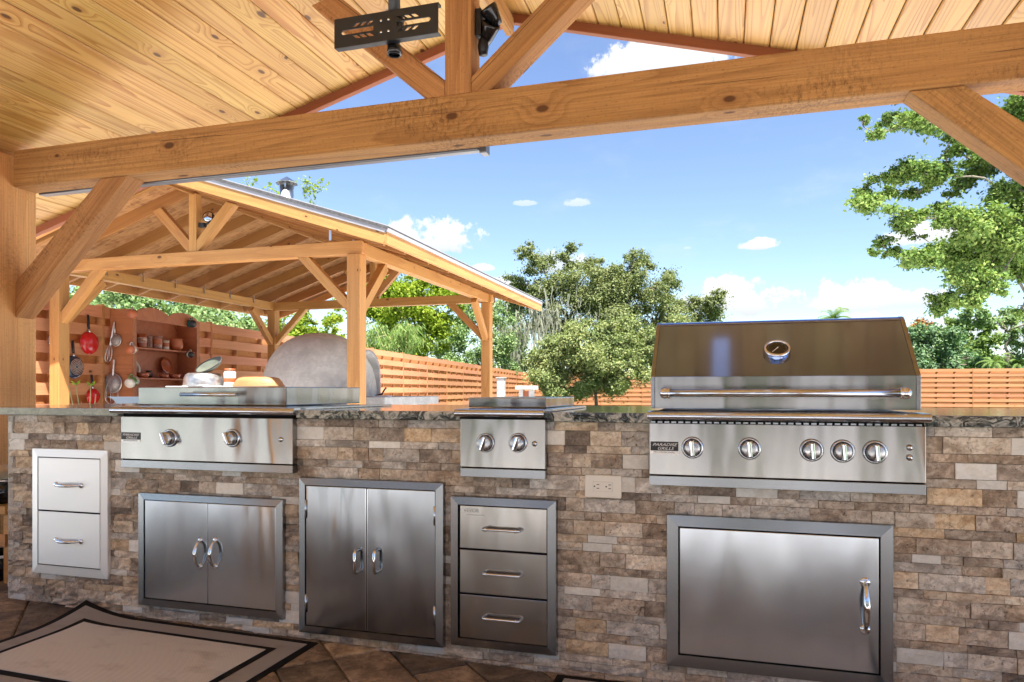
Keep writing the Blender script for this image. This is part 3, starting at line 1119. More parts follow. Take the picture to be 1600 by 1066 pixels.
# cladding stones
rows = []
z = BOTZ - 0.001
k = 0
pat = [0.030, 0.052, 0.027, 0.050, 0.028, 0.053, 0.026, 0.047, 0.030, 0.051, 0.027]
while z > -0.02:
    hgt = pat[k % len(pat)]
    rows.append((z - hgt, z))
    z -= hgt
    k += 1
cands = []
weights = [w for w, _ in STONES]
for ri, (za, zb_) in enumerate(rows):
    tall = (zb_ - za) > 0.04
    x = XS0 + random.uniform(-0.10, 0.0)
    lastm = None
    while x < 1.15:
        if tall:
            L = random.choice((0.065, 0.09, 0.11, 0.13, 0.15, 0.18))
        else:
            L = random.choice((0.06, 0.08, 0.105, 0.13, 0.155, 0.19))
        xa, xb = max(x, XS0), x + L
        x += L
        if xb - xa < 0.02:
            continue
        fl_ = gz((xa + xb) / 2)
        z0_, z1_ = max(za, fl_ - 0.004), zb_
        if z1_ - z0_ < 0.008:
            continue
        if any(r[0] - 0.004 < xa and xb < r[1] + 0.004 and r[2] - 0.004 < z0_ and z1_ < r[3] + 0.004 for r in BUILT + [R_outlet]):
            continue
        # visible area left around the frames
        vis = (xb - xa) * (z1_ - z0_)
        for r in BUILT:
            ox = max(0, min(xb, r[1]) - max(xa, r[0]))
            oz = max(0, min(z1_, r[3]) - max(z0_, r[2]))
            vis -= ox * oz
        while True:
            mi = random.choices(range(len(STONES)), weights)[0]
            if not (mi == lastm == 0) and not (mi == 0 and (L > 0.14 or L < 0.08)):
                break
        lastm = mi
        cands.append((vis, xa, xb, z0_, z1_, mi))
cands.sort(key=lambda c: -c[0])


def stone_geo(xa, xb, z0_, z1_, mi, cx=0, cy=0, cz=0):
    """split-face block: a rough front grid on a short box"""
    rough_ = 0.0010 if mi == 0 else 0.0042
    # the split faces stand out more towards the left, as laid
    rough_ *= 1.0 + 0.9 * max(0, min(1, (-1.2 - xa) / 1.2))
    nx = max(2, min(6, int((xb - xa) / 0.026)))
    nz = 3 if z1_ - z0_ > 0.035 else 2
    g = 0.0008
    base = YS - random.uniform(-0.0015, 0.005)
    vs, fs = [], []
    for j in range(nz + 1):
        for i in range(nx + 1):
            edge = i in (0, nx) or j in (0, nz)
            yy = base + (random.uniform(0.0005, 0.003) if edge else 0.0) + random.uniform(-rough_, rough_) * (0.6 if edge else 1.0)
            vs.append((xa + g + (xb - xa - 2 * g) * i / nx - cx, yy - cy, z0_ + g + (z1_ - z0_ - 2 * g) * j / nz - cz))
    w_ = nx + 1
    for j in range(nz):
        for i in range(nx):
            fs.append((j * w_ + i, j * w_ + i + 1, (j + 1) * w_ + i + 1, (j + 1) * w_ + i))
    n0 = len(vs)
    ring = [i for i in range(w_)] + [j * w_ + nx for j in range(1, nz + 1)] + [nz * w_ + i for i in range(nx - 1, -1, -1)] + [j * w_ for j in range(nz - 1, 0, -1)]
    for idx in ring:
        p = vs[idx]
        vs.append((p[0], YS + 0.024 - cy, p[2]))
    m_ = len(ring)
    for a in range(m_):
        b_ = (a + 1) % m_
        fs.append((ring[b_], ring[a], n0 + a, n0 + b_))
    return vs, fs


left_over = [MB() for _ in STONES]
for rank, (vis, xa, xb, z0_, z1_, mi) in enumerate(cands):
    if rank < 298:
        c3 = ((xa + xb) / 2, YS, (z0_ + z1_) / 2)
        vs, fs = stone_geo(xa, xb, z0_, z1_, mi, *c3)
        me = bpy.data.meshes.new('stone')
        me.from_pydata(vs, [], fs)
        me.update()
        o = link('stone', me, STONES[mi][1])
        o.location = c3
        adopt(o, counter)
    else:
        left_over[mi].add(*stone_geo(xa, xb, z0_, z1_, mi))
# the small remainder of the cladding, one body with several stone materials
mb = MB()
midx = []
for mi, l in enumerate(left_over):
    n_before = len(mb.f)
    mb.add(l.v, l.f)
    midx += [mi] * (len(mb.f) - n_before)
me = bpy.data.meshes.new('small_stones')
me.from_pydata(mb.v, [], mb.f)
for _, m_ in STONES:
    me.materials.append(m_)
me.polygons.foreach_set('material_index', midx)
me.update()
link('small_stones', me, None, counter, 'stuff')
MB().box((1.15, YS + 0.002, -0.02), (XS1, YS + 0.02, BOTZ - 0.004)).build('cladding', STONES[1][1], counter)

# granite top with notches for the three appliances
GX = [(at(177, 640, 2.425).x, at(463, 640, 2.425).x), (at(713, 645, 2.425).x, at(852, 645, 2.425).x), (at(1013, 650, 2.425).x, at(1452, 650, 2.425).x)]
YT0, YT1, YN = 2.437, 3.58, 3.12
XT0, XT1 = -3.45, XS1 + 0.05
outline = [(XT0, YT0)]
for a, b_ in GX:
    outline += [(a + 0.012, YT0), (a + 0.012, YN), (b_ - 0.012, YN), (b_ - 0.012, YT0)]
outline += [(XT1, YT0), (XT1, YT1), (XT0, YT1)]
bmx = bmesh.new()
vsb = [bmx.verts.new((x, y, BOTZ)) for x, y in outline]
f_ = bmx.faces.new(vsb)
ext = bmesh.ops.extrude_face_region(bmx, geom=[f_])
bmesh.ops.translate(bmx, vec=(0, 0, TOPZ - BOTZ), verts=[v for v in ext['geom'] if isinstance(v, bmesh.types.BMVert)])
bmesh.ops.recalc_face_normals(bmx, faces=bmx.faces)
me = bpy.data.meshes.new('countertop')
bmx.to_mesh(me)
bmx.free()
link('countertop', me, M_granite, counter, bevel=0.007, segs=3)


# ------------------------------------------------------------------ built-in steel units
def ring_frame(name, r, inner, mat, parent, y_front, y_back, bev=0.0025):
    """one welded frame: outer rectangle r, opening inner"""
    x0, x1, z0, z1 = r
    a0, a1, c0, c1 = inner
    o8 = [(x0, z0), (x1, z0), (x1, z1), (x0, z1)]
    i8 = [(a0, c0), (a1, c0), (a1, c1), (a0, c1)]
    vs = [(x, y_back, z) for x, z in o8] + [(x + (0.0025 if x == x0 else -0.0025), min(y_front + 0.0045, 2.455), z + (0.0025 if z == z0 else -0.0025)) for x, z in o8]
    vs += [(x, y_front, z) for x, z in i8] + [(x, y_back, z) for x, z in i8]
    fs = []
    for i in range(4):
        j = (i + 1) % 4
        fs += [(i, j, 4 + j, 4 + i), (4 + i, 4 + j, 8 + j, 8 + i), (8 + i, 8 + j, 12 + j, 12 + i)]
    return MB().add(vs, fs).build(name, mat, parent)


def slab(name, r, y0, y1, mat, parent, bev=0.002, crown=0.0):
    x0, x1, z0, z1 = r
    loc = ((x0 + x1) / 2, y0, (z0 + z1) / 2)
    return MB().box((x0, y0, z0), (x1, y1, z1)).build(name, mat, parent, bevel=bev, loc=loc)


def backing(r, parent):
    return MB().box((r[0] + 0.004, 2.4512, r[2] + 0.004), (r[1] - 0.004, 2.4635, r[3] - 0.004)).build('cavity_shade', M_gapshade, parent)  # solid near-black box in place of the shade behind the fronts


def inset(r, l, rr, b_, t_):
    return (r[0] + l, r[1] - rr, r[2] + b_, r[3] - t_)


def bow_handle(p, q, out, rad, parent, mat, fat=1.5, rosettes=True, name='handle'):
    """arched pull swelling in the middle, with round feet"""
    p, q = Vector(p), Vector(q)
    pts, rr = [], []
    n = 14
    for i in range(n + 1):
        s = i / n
        o_ = sin(pi * s) ** 0.55 * out
        pts.append(p.lerp(q, s) + Vector((0, -o_, 0)))
        rr.append(rad * (0.75 + (fat - 0.75) * sin(pi * s) ** 1.5))
    h = MB().tube(pts, rr, 12).build(name, mat, parent)
    if rosettes:
        for e in (p, q):
            MB().lathe([(0.0, 0.006), (rad * 1.5, 0.006), (rad * 2.0, 0.003), (rad * 2.1, 0.0)], face_at(e), 16).build('rosette', mat, h)
    return h


def bar_handle(p, q, out, rad, parent, mat, name='handle', ends=True):
    p, q = Vector(p), Vector(q)
    d = (q - p).normalized()
    o_ = Vector((0, -out, 0))
    c = rad * 2.2
    pts = [p, p + o_ * 0.6, p + o_ * 0.9 + d * c * 0.3, p + o_ + d * c, q + o_ - d * c, q + o_ * 0.9 - d * c * 0.3, q + o_ * 0.6, q]
    h = MB().tube(pts, rad, 12).build(name, mat, parent)
    if ends:
        for e, sgn in ((p, 1), (q, -1)):
            MB().tube([e + o_ * 0.98 + d * sgn * c * 0.7, e + o_ * 0.98 + d * sgn * c * 1.6], rad * 1.45, 12).build('collar', mat, h)
    return h


# two-drawer unit at the left end
u = thing('drawer_unit', 'two-drawer steel unit set in the left end of the stone counter', 'drawers', (R_twodr[0], YF, R_twodr[2]))
inn = rect(59.8, 158, 714, 716, 882, 890.5, YF)
ring_frame('frame', R_twodr, inn, M_steelL, u, YF - 0.004, 2.464)
backing(R_twodr, u)
zm = (at(59.8, 797.5, YF).z + at(158, 802.5, YF).z) / 2
for (za, zb_, hy) in ((zm + 0.003, inn[3] - 0.004, 757), (inn[2] + 0.004, zm - 0.003, 843.5)):
    d = slab('drawer_front', (inn[0] + 0.004, inn[1] - 0.004, za, zb_), YF - 0.0035, 2.4505, M_steelL, u)
    a, b_ = at(88, hy, YF - 0.004), at(127, hy + 2, YF - 0.004)
    b_.z = a.z
    bow_handle(a, b_, 0.030, 0.0055, d, M_chrome)

# left double door
u = thing('access_doors', 'wide low pair of steel doors with bow pulls under the flat top griddle', 'cabinet doors', (R_door1[0], YF, R_door1[2]))
inn = rect(227, 433.5, 780, 791, 934, 955.5, YF)
ring_frame('frame', R_door1, inn, M_steelF, u, YF - 0.010, 2.464)
backing(R_door1, u)
xm = at(326, 860, YF).x
for (xa, xb, hx_) in ((inn[0] + 0.003, xm - 0.0012, 313), (xm + 0.0012, inn[1] - 0.003, 336.5)):
    d = slab('door', (xa, xb, inn[2] + 0.003, inn[3] - 0.003), YF - 0.006, 2.4505, M_steelD, u)
    a, b_ = at(hx_, 844, YF - 0.006), at(hx_, 885, YF - 0.006)
    b_.x = a.x
    bow_handle(b_, a, 0.034, 0.0052, d, M_chrome, rosettes=True)

# middle double door
u = thing('cabinet_doors', 'tall steel cabinet with two doors and square pulls in the middle of the counter', 'cabinet doors', (R_door2[0], YF, R_door2[2]))
inn = rect(478.5, 682, 757, 766.5, 977, 998, YF)
ring_frame('frame', R_door2, inn, M_steelF, u, YF - 0.010, 2.464)
backing(R_door2, u)
xm = at(574.5, 860, YF).x
for (xa, xb, hx_) in ((inn[0] + 0.003, xm - 0.0016, 560), (xm + 0.0016, inn[1] - 0.003, 590)):
    d = slab('door', (xa, xb, inn[2] + 0.003, inn[3] - 0.003), YF - 0.007, 2.4505, M_steelK, u)
    a, b_ = at(hx_, 859, YF - 0.007), at(hx_, 893, YF - 0.007)
    b_.x = a.x
    h = MB()
    o_ = 0.030
    w_ = 0.0065
    for s_ in (1,):
        pts = [a, a + Vector((0, -o_ * 0.75, 0)), a + Vector((0, -o_, -0.010)), b_ + Vector((0, -o_, 0.010)), b_ + Vector((0, -o_ * 0.75, 0)), b_]
        h.tube(pts, w_, 8)
    h.build('handle', M_chrome, d)
    MB().box((xm - 0.0065 if hx_ == 560 else xm + 0.0018, YF - 0.0085, inn[2] + 0.006), (xm - 0.0018 if hx_ == 560 else xm + 0.0065, YF - 0.0072, inn[3] - 0.006)).build('door_edge', M_trim, d)
    hxg = xa - 0.002 if hx_ == 560 else xb - 0.004
    for zf in (0.16, 0.83):
        zz = inn[2] + (inn[3] - inn[2]) * zf
        MB().tube([(hxg + 0.003, YF - 0.010, zz - 0.035), (hxg + 0.003, YF - 0.010, zz + 0.035)], 0.004, 8).build('hinge', M_trim, d)

# three-drawer unit
u = thing('drawer_stack', 'dark framed steel unit of three drawers below the small side burner', 'drawers', (R_three[0], YF, R_three[2]))
inn = rect(717, 856.5, 787, 794.5, 995, 1010, YF)
ring_frame('frame', R_three, inn, M_steelF, u, YF - 0.012, 2.464)
backing(R_three, u)
zs_ = [inn[3], (at(717, 857, YF).z + at(856.5, 864.5, YF).z) / 2, (at(717, 926, YF).z + at(856.5, 937, YF).z) / 2, inn[2]]
for i, hy in enumerate((825, 894.5, 964)):
    zt_, zb_ = zs_[i] - 0.004, zs_[i + 1] + 0.002
    d = slab('drawer_front', (inn[0] + 0.006, inn[1] - 0.003, zb_, zt_), YF - 0.006, 2.4505, M_steelX, u)
    a, b_ = at(757, hy, YF - 0.006), at(814, hy + 4, YF - 0.006)
    b_.z = a.z = (a.z + b_.z) / 2
    bar_handle(a, b_, 0.028, 0.0048, d, M_chrome)
    if i == 0:
        tp = at(738, 798, YF - 0.0062)
        text_mesh('VEVOR', 0.019, M_greyprint, 'lettering', d, face_at((tp.x - 0.004, YF - 0.00615, tp.z)), 0.00012)
        text_mesh('TOUGH TOOLS, HALF PRICE', 0.0055, M_greyprint, 'small_lettering', d, face_at((tp.x + 0.012, YF - 0.00615, tp.z - 0.0155)), 0.00012)

# single door under the grill
u = thing('grill_door', 'single wide steel access door with one bow pull beneath the large grill', 'cabinet door', (R_grdoor[0], YF, R_grdoor[2]))
inn = rect(1059.8, 1375.5, 821.5, 839, 1021.5, 1056, YF)
ring_frame('frame', R_grdoor, inn, M_steelF, u, YF - 0.006, 2.464)
backing(R_grdoor, u)
d = slab('door', inset(inn, 0.005, 0.005, 0.005, 0.005), YF - 0.005, 2.4505, M_steelZ, u)
a, b_ = at(1351.5, 910, YF - 0.005), at(1351.5, 984, YF - 0.005)
b_.x = a.x
bow_handle(b_, a, 0.036, 0.0075, d, M_chrome)
for zf in (0.13, 0.82):
    zz = inn[2] + (inn[3] - inn[2]) * zf
    MB().box((inn[0] - 0.0035, YF - 0.0075, zz - 0.022), (inn[0] - 0.0005, YF - 0.0062, zz + 0.022)).build('hinge', M_steelF, d)

# outlet
u = thing('power_outlet', 'almond double power outlet on the stone between drawers and grill', 'outlet', (R_outlet[0], 2.458, R_outlet[2]))
pl = slab('cover_plate', R_outlet, 2.453, 2.4635, M_almond, u, bev=0.003)
ox, oz = (R_outlet[0] + R_outlet[1]) / 2, (R_outlet[2] + R_outlet[3]) / 2
ring_frame('seam', (ox - 0.0345, ox + 0.0345, oz - 0.0175, oz + 0.0175), (ox - 0.0337, ox + 0.0337, oz - 0.0167, oz + 0.0167), M_greyprint, u, 2.4524, 2.4535)
rc = slab('receptacle', (ox - 0.0335, ox + 0.0335, oz - 0.0165, oz + 0.0165), 2.4518, 2.4545, M_almond, u, bev=0.0008)
for s_ in (-1, 1):
    cx_ = ox + s_ * 0.0205
    for dz_ in (-0.0065, 0.0065):
        MB().box((cx_ - 0.001, 2.4513, oz + dz_ - 0.0012), (cx_ + 0.008, 2.4517, oz + dz_ + 0.0012)).build('slot', M_black, rc)
    MB().lathe([(0.0, 0.0005), (0.0026, 0.0005), (0.0026, 0)], face_at((cx_ - 0.0085, 2.4516, oz)), 12).build('ground_hole', M_black, rc)


def knob(p, rad, parent, turn=0.0, bezel=1.35):
    """chrome control knob: bezel ring, drum and a grip bar across it"""
    kb = MB().lathe([(rad * bezel, 0.0), (rad * bezel, 0.004), (rad * bezel * 0.94, 0.008), (rad * 1.1, 0.009), (rad * 1.07, 0.004), (0, 0.004)], face_at(p), 32).build('knob', M_trim, parent)
    rim = MB().lathe([(rad * 1.07, 0.0045), (rad * 1.06, 0.007), (rad * 1.0, 0.007), (rad * 0.99, 0.0045)], face_at(p), 32).build('collar', M_black, kb)
    MB().lathe([(rad * 0.99, 0.004), (rad * 0.97, 0.022), (rad * 0.9, 0.027), (rad * 0.75, 0.029), (0, 0.030)], face_at(p), 32).build('drum', M_satin, kb)
    Mx = face_at(p) @ Matrix.Rotation(turn, 4, 'Z')
    w_, l_ = rad * 0.36, rad * 0.97
    g = MB()
    prof = [(-w_, 0.024), (w_, 0.024), (w_ * 0.7, 0.044), (0.0, 0.047), (-w_ * 0.7, 0.044)]
    vs = [Mx @ Vector((x, -l_, z_)) for x, z_ in prof] + [Mx @ Vector((x, l_, z_)) for x, z_ in prof]
    n = 5
    g.add(vs, [(i, (i + 1) % n, n + (i + 1) % n, n + i) for i in range(n)] + [tuple(range(n - 1, -1, -1)), tuple(range(n, 2 * n))])
    g.build('grip', M_chrome, kb, bevel=0.003)
    return kb


def button(p, parent, rad=0.0085):
    return MB().lathe([(rad * 1.15, 0), (rad * 1.15, 0.003), (rad * 0.9, 0.005), (rad * 0.8, 0.010), (0, 0.0115)], face_at(p), 18).build('igniter_button', M_chrome, parent)


def badge(r, y, parent, sz1, sz2):
    x0, x1, z0, z1 = r
    w_ = x1 - x0
    zs2 = z0 + (z1 - z0) * 0.26
    bd = slab('badge', (x0, x1, zs2, z1), y - 0.002, y + 0.001, M_black, parent, bev=0.0006)
    MB().box((x0, y - 0.0018, z0), (x1, y + 0.001, zs2 - 0.0006)).build('badge_strip', M_steelL, bd)
    xc_, zz = (x0 + x1) / 2, (z1 - zs2)
    text_mesh('PARADISE', zz * 0.44, M_white, 'lettering', bd, face_at((xc_, y - 0.0022, zs2 + zz * 0.66)), 0.0002, 0.35, xs=w_ * 0.93 / (zz * 0.44 * 4.75))
    text_mesh('GRILLS', zz * 0.44, M_white, 'lettering', bd, face_at((xc_ + w_ * 0.03, y - 0.0022, zs2 + zz * 0.24)), 0.0002, 0.35, xs=w_ * 0.66 / (zz * 0.44 * 3.45))
    text_mesh('PROFESSIONAL', (zs2 - z0) * 0.75, M_black, 'lettering', bd, face_at((xc_, y - 0.002, (z0 + zs2) / 2)), 0.0002, 0.0, xs=w_ * 0.86 / ((zs2 - z0) * 0.75 * 7.6))
    return bd


def appliance_body(u, r, lid_depth, x_lo, x_hi, mat_panel, slots=False):
    """control panel with a folded bottom lip, bullnose front edge and tray"""
    x0, x1, z0, z1 = r
    lip = z0 + (z1 - z0) * (0.155 if slots else 0.15)
    pn = slab('control_panel', (x0, x1, lip + 0.003, z1), 2.43, 2.478, mat_panel, u, bev=0.002)
    MB().box((x0 + 0.002, 2.437, z0 + 0.002), (x1 - 0.002, 2.4775, lip + 0.004)).build('shadow_gap', M_gapshade, u)  # dark box painting the shade above the lip
    MB().prism([(x0, 2.4295, z0), (x0, 2.477, z0), (x0, 2.477, lip - 0.001), (x0, 2.4295, lip - 0.001)], (x1 - x0, 0, 0)).build('bottom_lip', M_steelF, u, bevel=0.001)
    return pn


def bullnose(u, xa, xb, y, z, rad, mat, back):
    """rolled front edge with a short flat behind it"""
    pts = []
    n = 10
    for i in range(n + 1):
        a = -pi / 2 - pi * i / n
        pts.append((y + rad + rad * cos(a), z - rad + rad * sin(a)))
    prof = [(back, z - 2 * rad + 0.004)] + [(y_, z_) for y_, z_ in pts] + [(back, z + 0.0015)]
    return MB().prism([(xa, p[0], p[1]) for p in prof], (xb - xa, 0, 0)).build('bullnose', mat, u, bevel=0.0)


def smooth_obj(o, ang=40):
    me = o.data
    me.polygons.foreach_set('use_smooth', [True] * len(me.polygons))
    try:
        me.set_sharp_from_angle(angle=radians(ang))
    except Exception:
        pass


# --- griddle
u = thing('griddle', 'built-in steel flat top griddle with low lid and two knobs left of centre', 'griddle', (R_griddle[0], 2.5, R_griddle[2]))
appliance_body(u, R_griddle, 0, 0, 0, M_steelX)
MB().box((R_griddle[0] + 0.002, 2.442, R_griddle[3] - 0.004), (R_griddle[1] - 0.002, 2.478, 0.905)).build('vent_gap_shade', M_gapshade, u)  # dark box painting the shade under the rolled edge
gx0, gx1 = GX[0]
o = bullnose(u, gx0, gx1, 2.403, 0.9335, 0.0145, M_trim, 2.62)
smooth_obj(o)
lx0, lx1 = at(216, 620, 2.60).x, at(447, 620, 2.60).x
MB().box((gx0 + 0.014, 2.6225, 0.915), (gx1 - 0.014, 3.115, 0.9325)).build('cook_surface', M_trim, u)
ld = MB().box((lx0, 2.60, 0.9375), (lx1, 3.235, 1.0175)).build('lid', M_steelX, u, bevel=0.004, loc=((lx0 + lx1) / 2, 2.9, 0.93))
a, b_ = at(292, 617, 2.565), at(360, 617.5, 2.565)
hz = 0.985
hd = MB().tube([(a.x - 0.03, 2.562, hz), (b_.x + 0.03, 2.562, hz)], 0.0085, 14).build('lid_handle', M_trim, ld)
for xx in (a.x - 0.005, b_.x + 0.005):
    MB().tube([(xx, 2.562, hz), (xx, 2.602, hz)], 0.007, 10).build('standoff', M_chrome, hd)
# side flange of the lid tray
MB().box((lx1 + 0.0015, 2.47, 0.9265), (gx1 + 0.012, 3.235, 0.9335)).build('side_flange', M_trim, u, bevel=0.001)
badge(rect(190, 219.5, 675.5, 676, 690, 691, 2.43), 2.43, u, 0, 0)
for kx_ in (266, 363.5):
    knob(at(kx_, 684.5, 2.43) , 0.0265, u, 0.45, 1.4)
button(at(439, 687, 2.43), u)

# --- side burner
u = thing('side_burner', 'small two-knob steel side burner with flat lid between griddle and grill', 'side burner', (R_burner[0], 2.5, R_burner[2]))
appliance_body(u, R_burner, 0, 0, 0, M_steelX)
MB().box((R_burner[0] - 0.004, 2.436, R_burner[3] - 0.004), (R_burner[1] + 0.004, 2.478, 0.905)).build('vent_gap_shade', M_gapshade, u)  # painted shade below the burner's rolled edge, a solid dark box
gx0, gx1 = GX[1]
o = bullnose(u, gx0, gx1, 2.401, 0.9335, 0.0135, M_trim, 2.60)
smooth_obj(o)
MB().box((gx0 + 0.014, 2.6025, 0.915), (gx1 - 0.014, 3.115, 0.9325)).build('burner_tray', M_trim, u)
lx0, lx1 = at(732, 628, 2.58).x, at(853, 628, 2.58).x
MB().box((lx0, 2.58, 0.9375), (lx1, 3.10, 0.9745)).build('lid', M_steelX, u, bevel=0.003, loc=((lx0 + lx1) / 2, 2.9, 0.95))
MB().box((lx1 + 0.0015, 2.47, 0.9265), (gx1 + 0.014, 3.12, 0.9345)).build('side_flange', M_trim, u, bevel=0.001)
for kx_ in (759, 809.5):
    knob(at(kx_, 692, 2.43), 0.0265, u, -0.35, 1.3)
button(at(835.5, 693.5, 2.43), u)

# --- big grill
u = thing('gas_grill', 'large steel gas grill with closed sloping hood, long handle and five knobs', 'grill', (R_grill[0], 2.5, R_grill[2]))
appliance_body(u, R_grill, 0, 0, 0, M_steelX, True)
gx0, gx1 = GX[2]
o = bullnose(u, gx0, gx1, 2.393, 0.9310, 0.0135, M_trim, 2.52)
smooth_obj(o)
vg = MB().box((R_grill[0] + 0.002, 2.440, R_grill[3] - 0.004), (R_grill[1] - 0.002, 2.478, 0.904)).build('vent_gap_shade', M_gapshade, u)  # dark body standing in for shade behind the vent tabs
mb = MB()
nsl = 36
for i in range(nsl):
    xa = R_grill[0] + 0.012 + (R_grill[1] - R_grill[0] - 0.03) * i / (nsl - 1)
    MB().box((xa - 0.0078, 2.434, R_grill[3] + 0.0005), (xa + 0.0078, 2.4395, R_grill[3] + 0.006)).build('vent_tab', M_steelF, vg)
MB().box((gx0 + 0.014, 2.5225, 0.90), (gx1 - 0.014, 3.115, 0.930)).build('firebox', M_steelF, u)
hx0, hx1 = at(1017, 610, 2.48).x, at(1439, 610, 2.48).x
hz0, hz1 = 0.9405, 1.0485
# hood: upright band, leaning front, rounded crown
prof = [(2.48, hz0), (2.48, hz1), (2.683, 1.236), (2.694, 1.245), (2.71, 1.252), (2.73, 1.255), (2.93, 1.255), (2.985, 1.24), (3.03, 1.20), (3.06, 1.12), (3.06, hz0)]
wl = 0.014
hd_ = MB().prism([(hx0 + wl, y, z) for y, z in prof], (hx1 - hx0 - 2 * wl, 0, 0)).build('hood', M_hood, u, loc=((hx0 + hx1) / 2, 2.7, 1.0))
smooth_obj(hd_, 30)
for xa, xb in ((hx0, hx0 + wl - 0.0008), (hx1 - wl + 0.0008, hx1)):
    MB().prism([(xa, y - 0.0015, z + (0.0012 if z > 1.1 else 0)) for y, z in prof], (xb - xa, 0, 0)).build('hood_cheek', M_steelF, hd_, bevel=0.0012)
# brighter folded band carrying the handle
bnd = MB().box((hx0 + wl + 0.001, 2.4765, hz0 + 0.001), (hx1 - wl - 0.001, 2.4795, hz1 - 0.001)).build('handle_band', M_steelX, hd_, loc=((hx0 + hx1) / 2, 2.478, 1.0))
hzh = at(1228, 614.5, 2.425).z
xa, xb = at(1031, 612, 2.425).x, at(1424, 613, 2.425).x
bar = MB().tube([(xa + 0.018, 2.42, hzh), (xb - 0.018, 2.42, hzh)], 0.0125, 20).build('handle', M_trim, u)
for xx, sg in ((xa, 1), (xb, -1)):
    prof2 = [(0.0, 0.0), (0.010, 0.001), (0.0165, 0.006), (0.0185, 0.014), (0.0185, 0.021), (0.0165, 0.023), (0.0165, 0.026), (0.0185, 0.028), (0.0185, 0.032), (0.014, 0.034), (0.0, 0.034)]
    Mx = Matrix.Translation((xx, 2.42, hzh)) @ Matrix.Rotation(sg * pi / 2, 4, 'Y')
    MB().lathe(prof2, Mx, 24).build('end_cap', M_chrome, bar)
    MB().tube([(xx + sg * 0.017, 2.43, hzh), (xx + sg * 0.017, 2.477, hzh)], 0.0145, 18).build('standoff', M_chrome, bar)
# thermometer on the leaning face
nv = Vector((0, -(1.236 - hz1), (2.683 - 2.48))).normalized()
gp = on(1214, 550, Vector((0, 2.48, hz1)), nv)
zax = nv
xax = Vector((1, 0, 0))
yax = zax.cross(xax)
Mg = Matrix((xax, yax, zax)).transposed().to_4x4()
Mg.translation = gp
gr = 0.0445
ga = MB().lathe([(gr, 0.0), (gr, 0.010), (gr * 0.97, 0.014), (gr * 0.98, 0.016), (gr * 0.92, 0.020), (gr * 0.80, 0.021), (gr * 0.77, 0.016)], Mg, 40).build('thermometer', M_chrome, u)
MB().lathe([(gr * 0.78, 0.0165), (0, 0.0165)], Mg, 40, smooth=False).build('dial', M_blackgloss, ga)
mbt = MB()
for i in range(25):
    an = radians(-215 + 250 * i / 24)
    r0, r1 = gr * 0.62, gr * (0.72 if i % 4 else 0.74)
    if i % 4 == 0:
        r0 = gr * 0.54
    d1 = Vector((cos(an), -sin(an), 0))
    d2 = Vector((-d1.y, d1.x, 0)) * 0.0005
    mbt.add([Mg @ (d1 * r0 + d2 + Vector((0, 0, .0169))), Mg @ (d1 * r1 + d2 + Vector((0, 0, .0169))), Mg @ (d1 * r1 - d2 + Vector((0, 0, .0169))), Mg @ (d1 * r0 - d2 + Vector((0, 0, .0169)))], [(0, 1, 2, 3)])
mbt.build('dial_scale', M_greyprint, ga, kind='stuff')
nd = MB()
dn = Vector((-0.62, -0.78, 0))
d2 = Vector((0.78, -0.62, 0)) * 0.0017
nd.add([Mg @ (dn * -0.006 + d2 + Vector((0, 0, .0178))), Mg @ (dn * -0.006 - d2 + Vector((0, 0, .0178))), Mg @ (dn * 0.027 - d2 * 0.4 + Vector((0, 0, .0178))), Mg @ (dn * 0.027 + d2 * 0.4 + Vector((0, 0, .0178)))], [(0, 1, 2, 3)])
nd.build('needle', M_white, ga)
badge(rect(1016.5, 1060, 690, 690.5, 708.5, 710, 2.43), 2.43, u, 0, 0)
for kx_, ky_ in ((1082, 699.5), (1171, 701), (1268, 703.5), (1316.5, 705), (1367, 706.5)):
    knob(at(kx_, ky_, 2.43), 0.0265, u, 0.08, 1.36)
for ky_ in (699.5, 715):
    button(at(1421, ky_, 2.43), u)


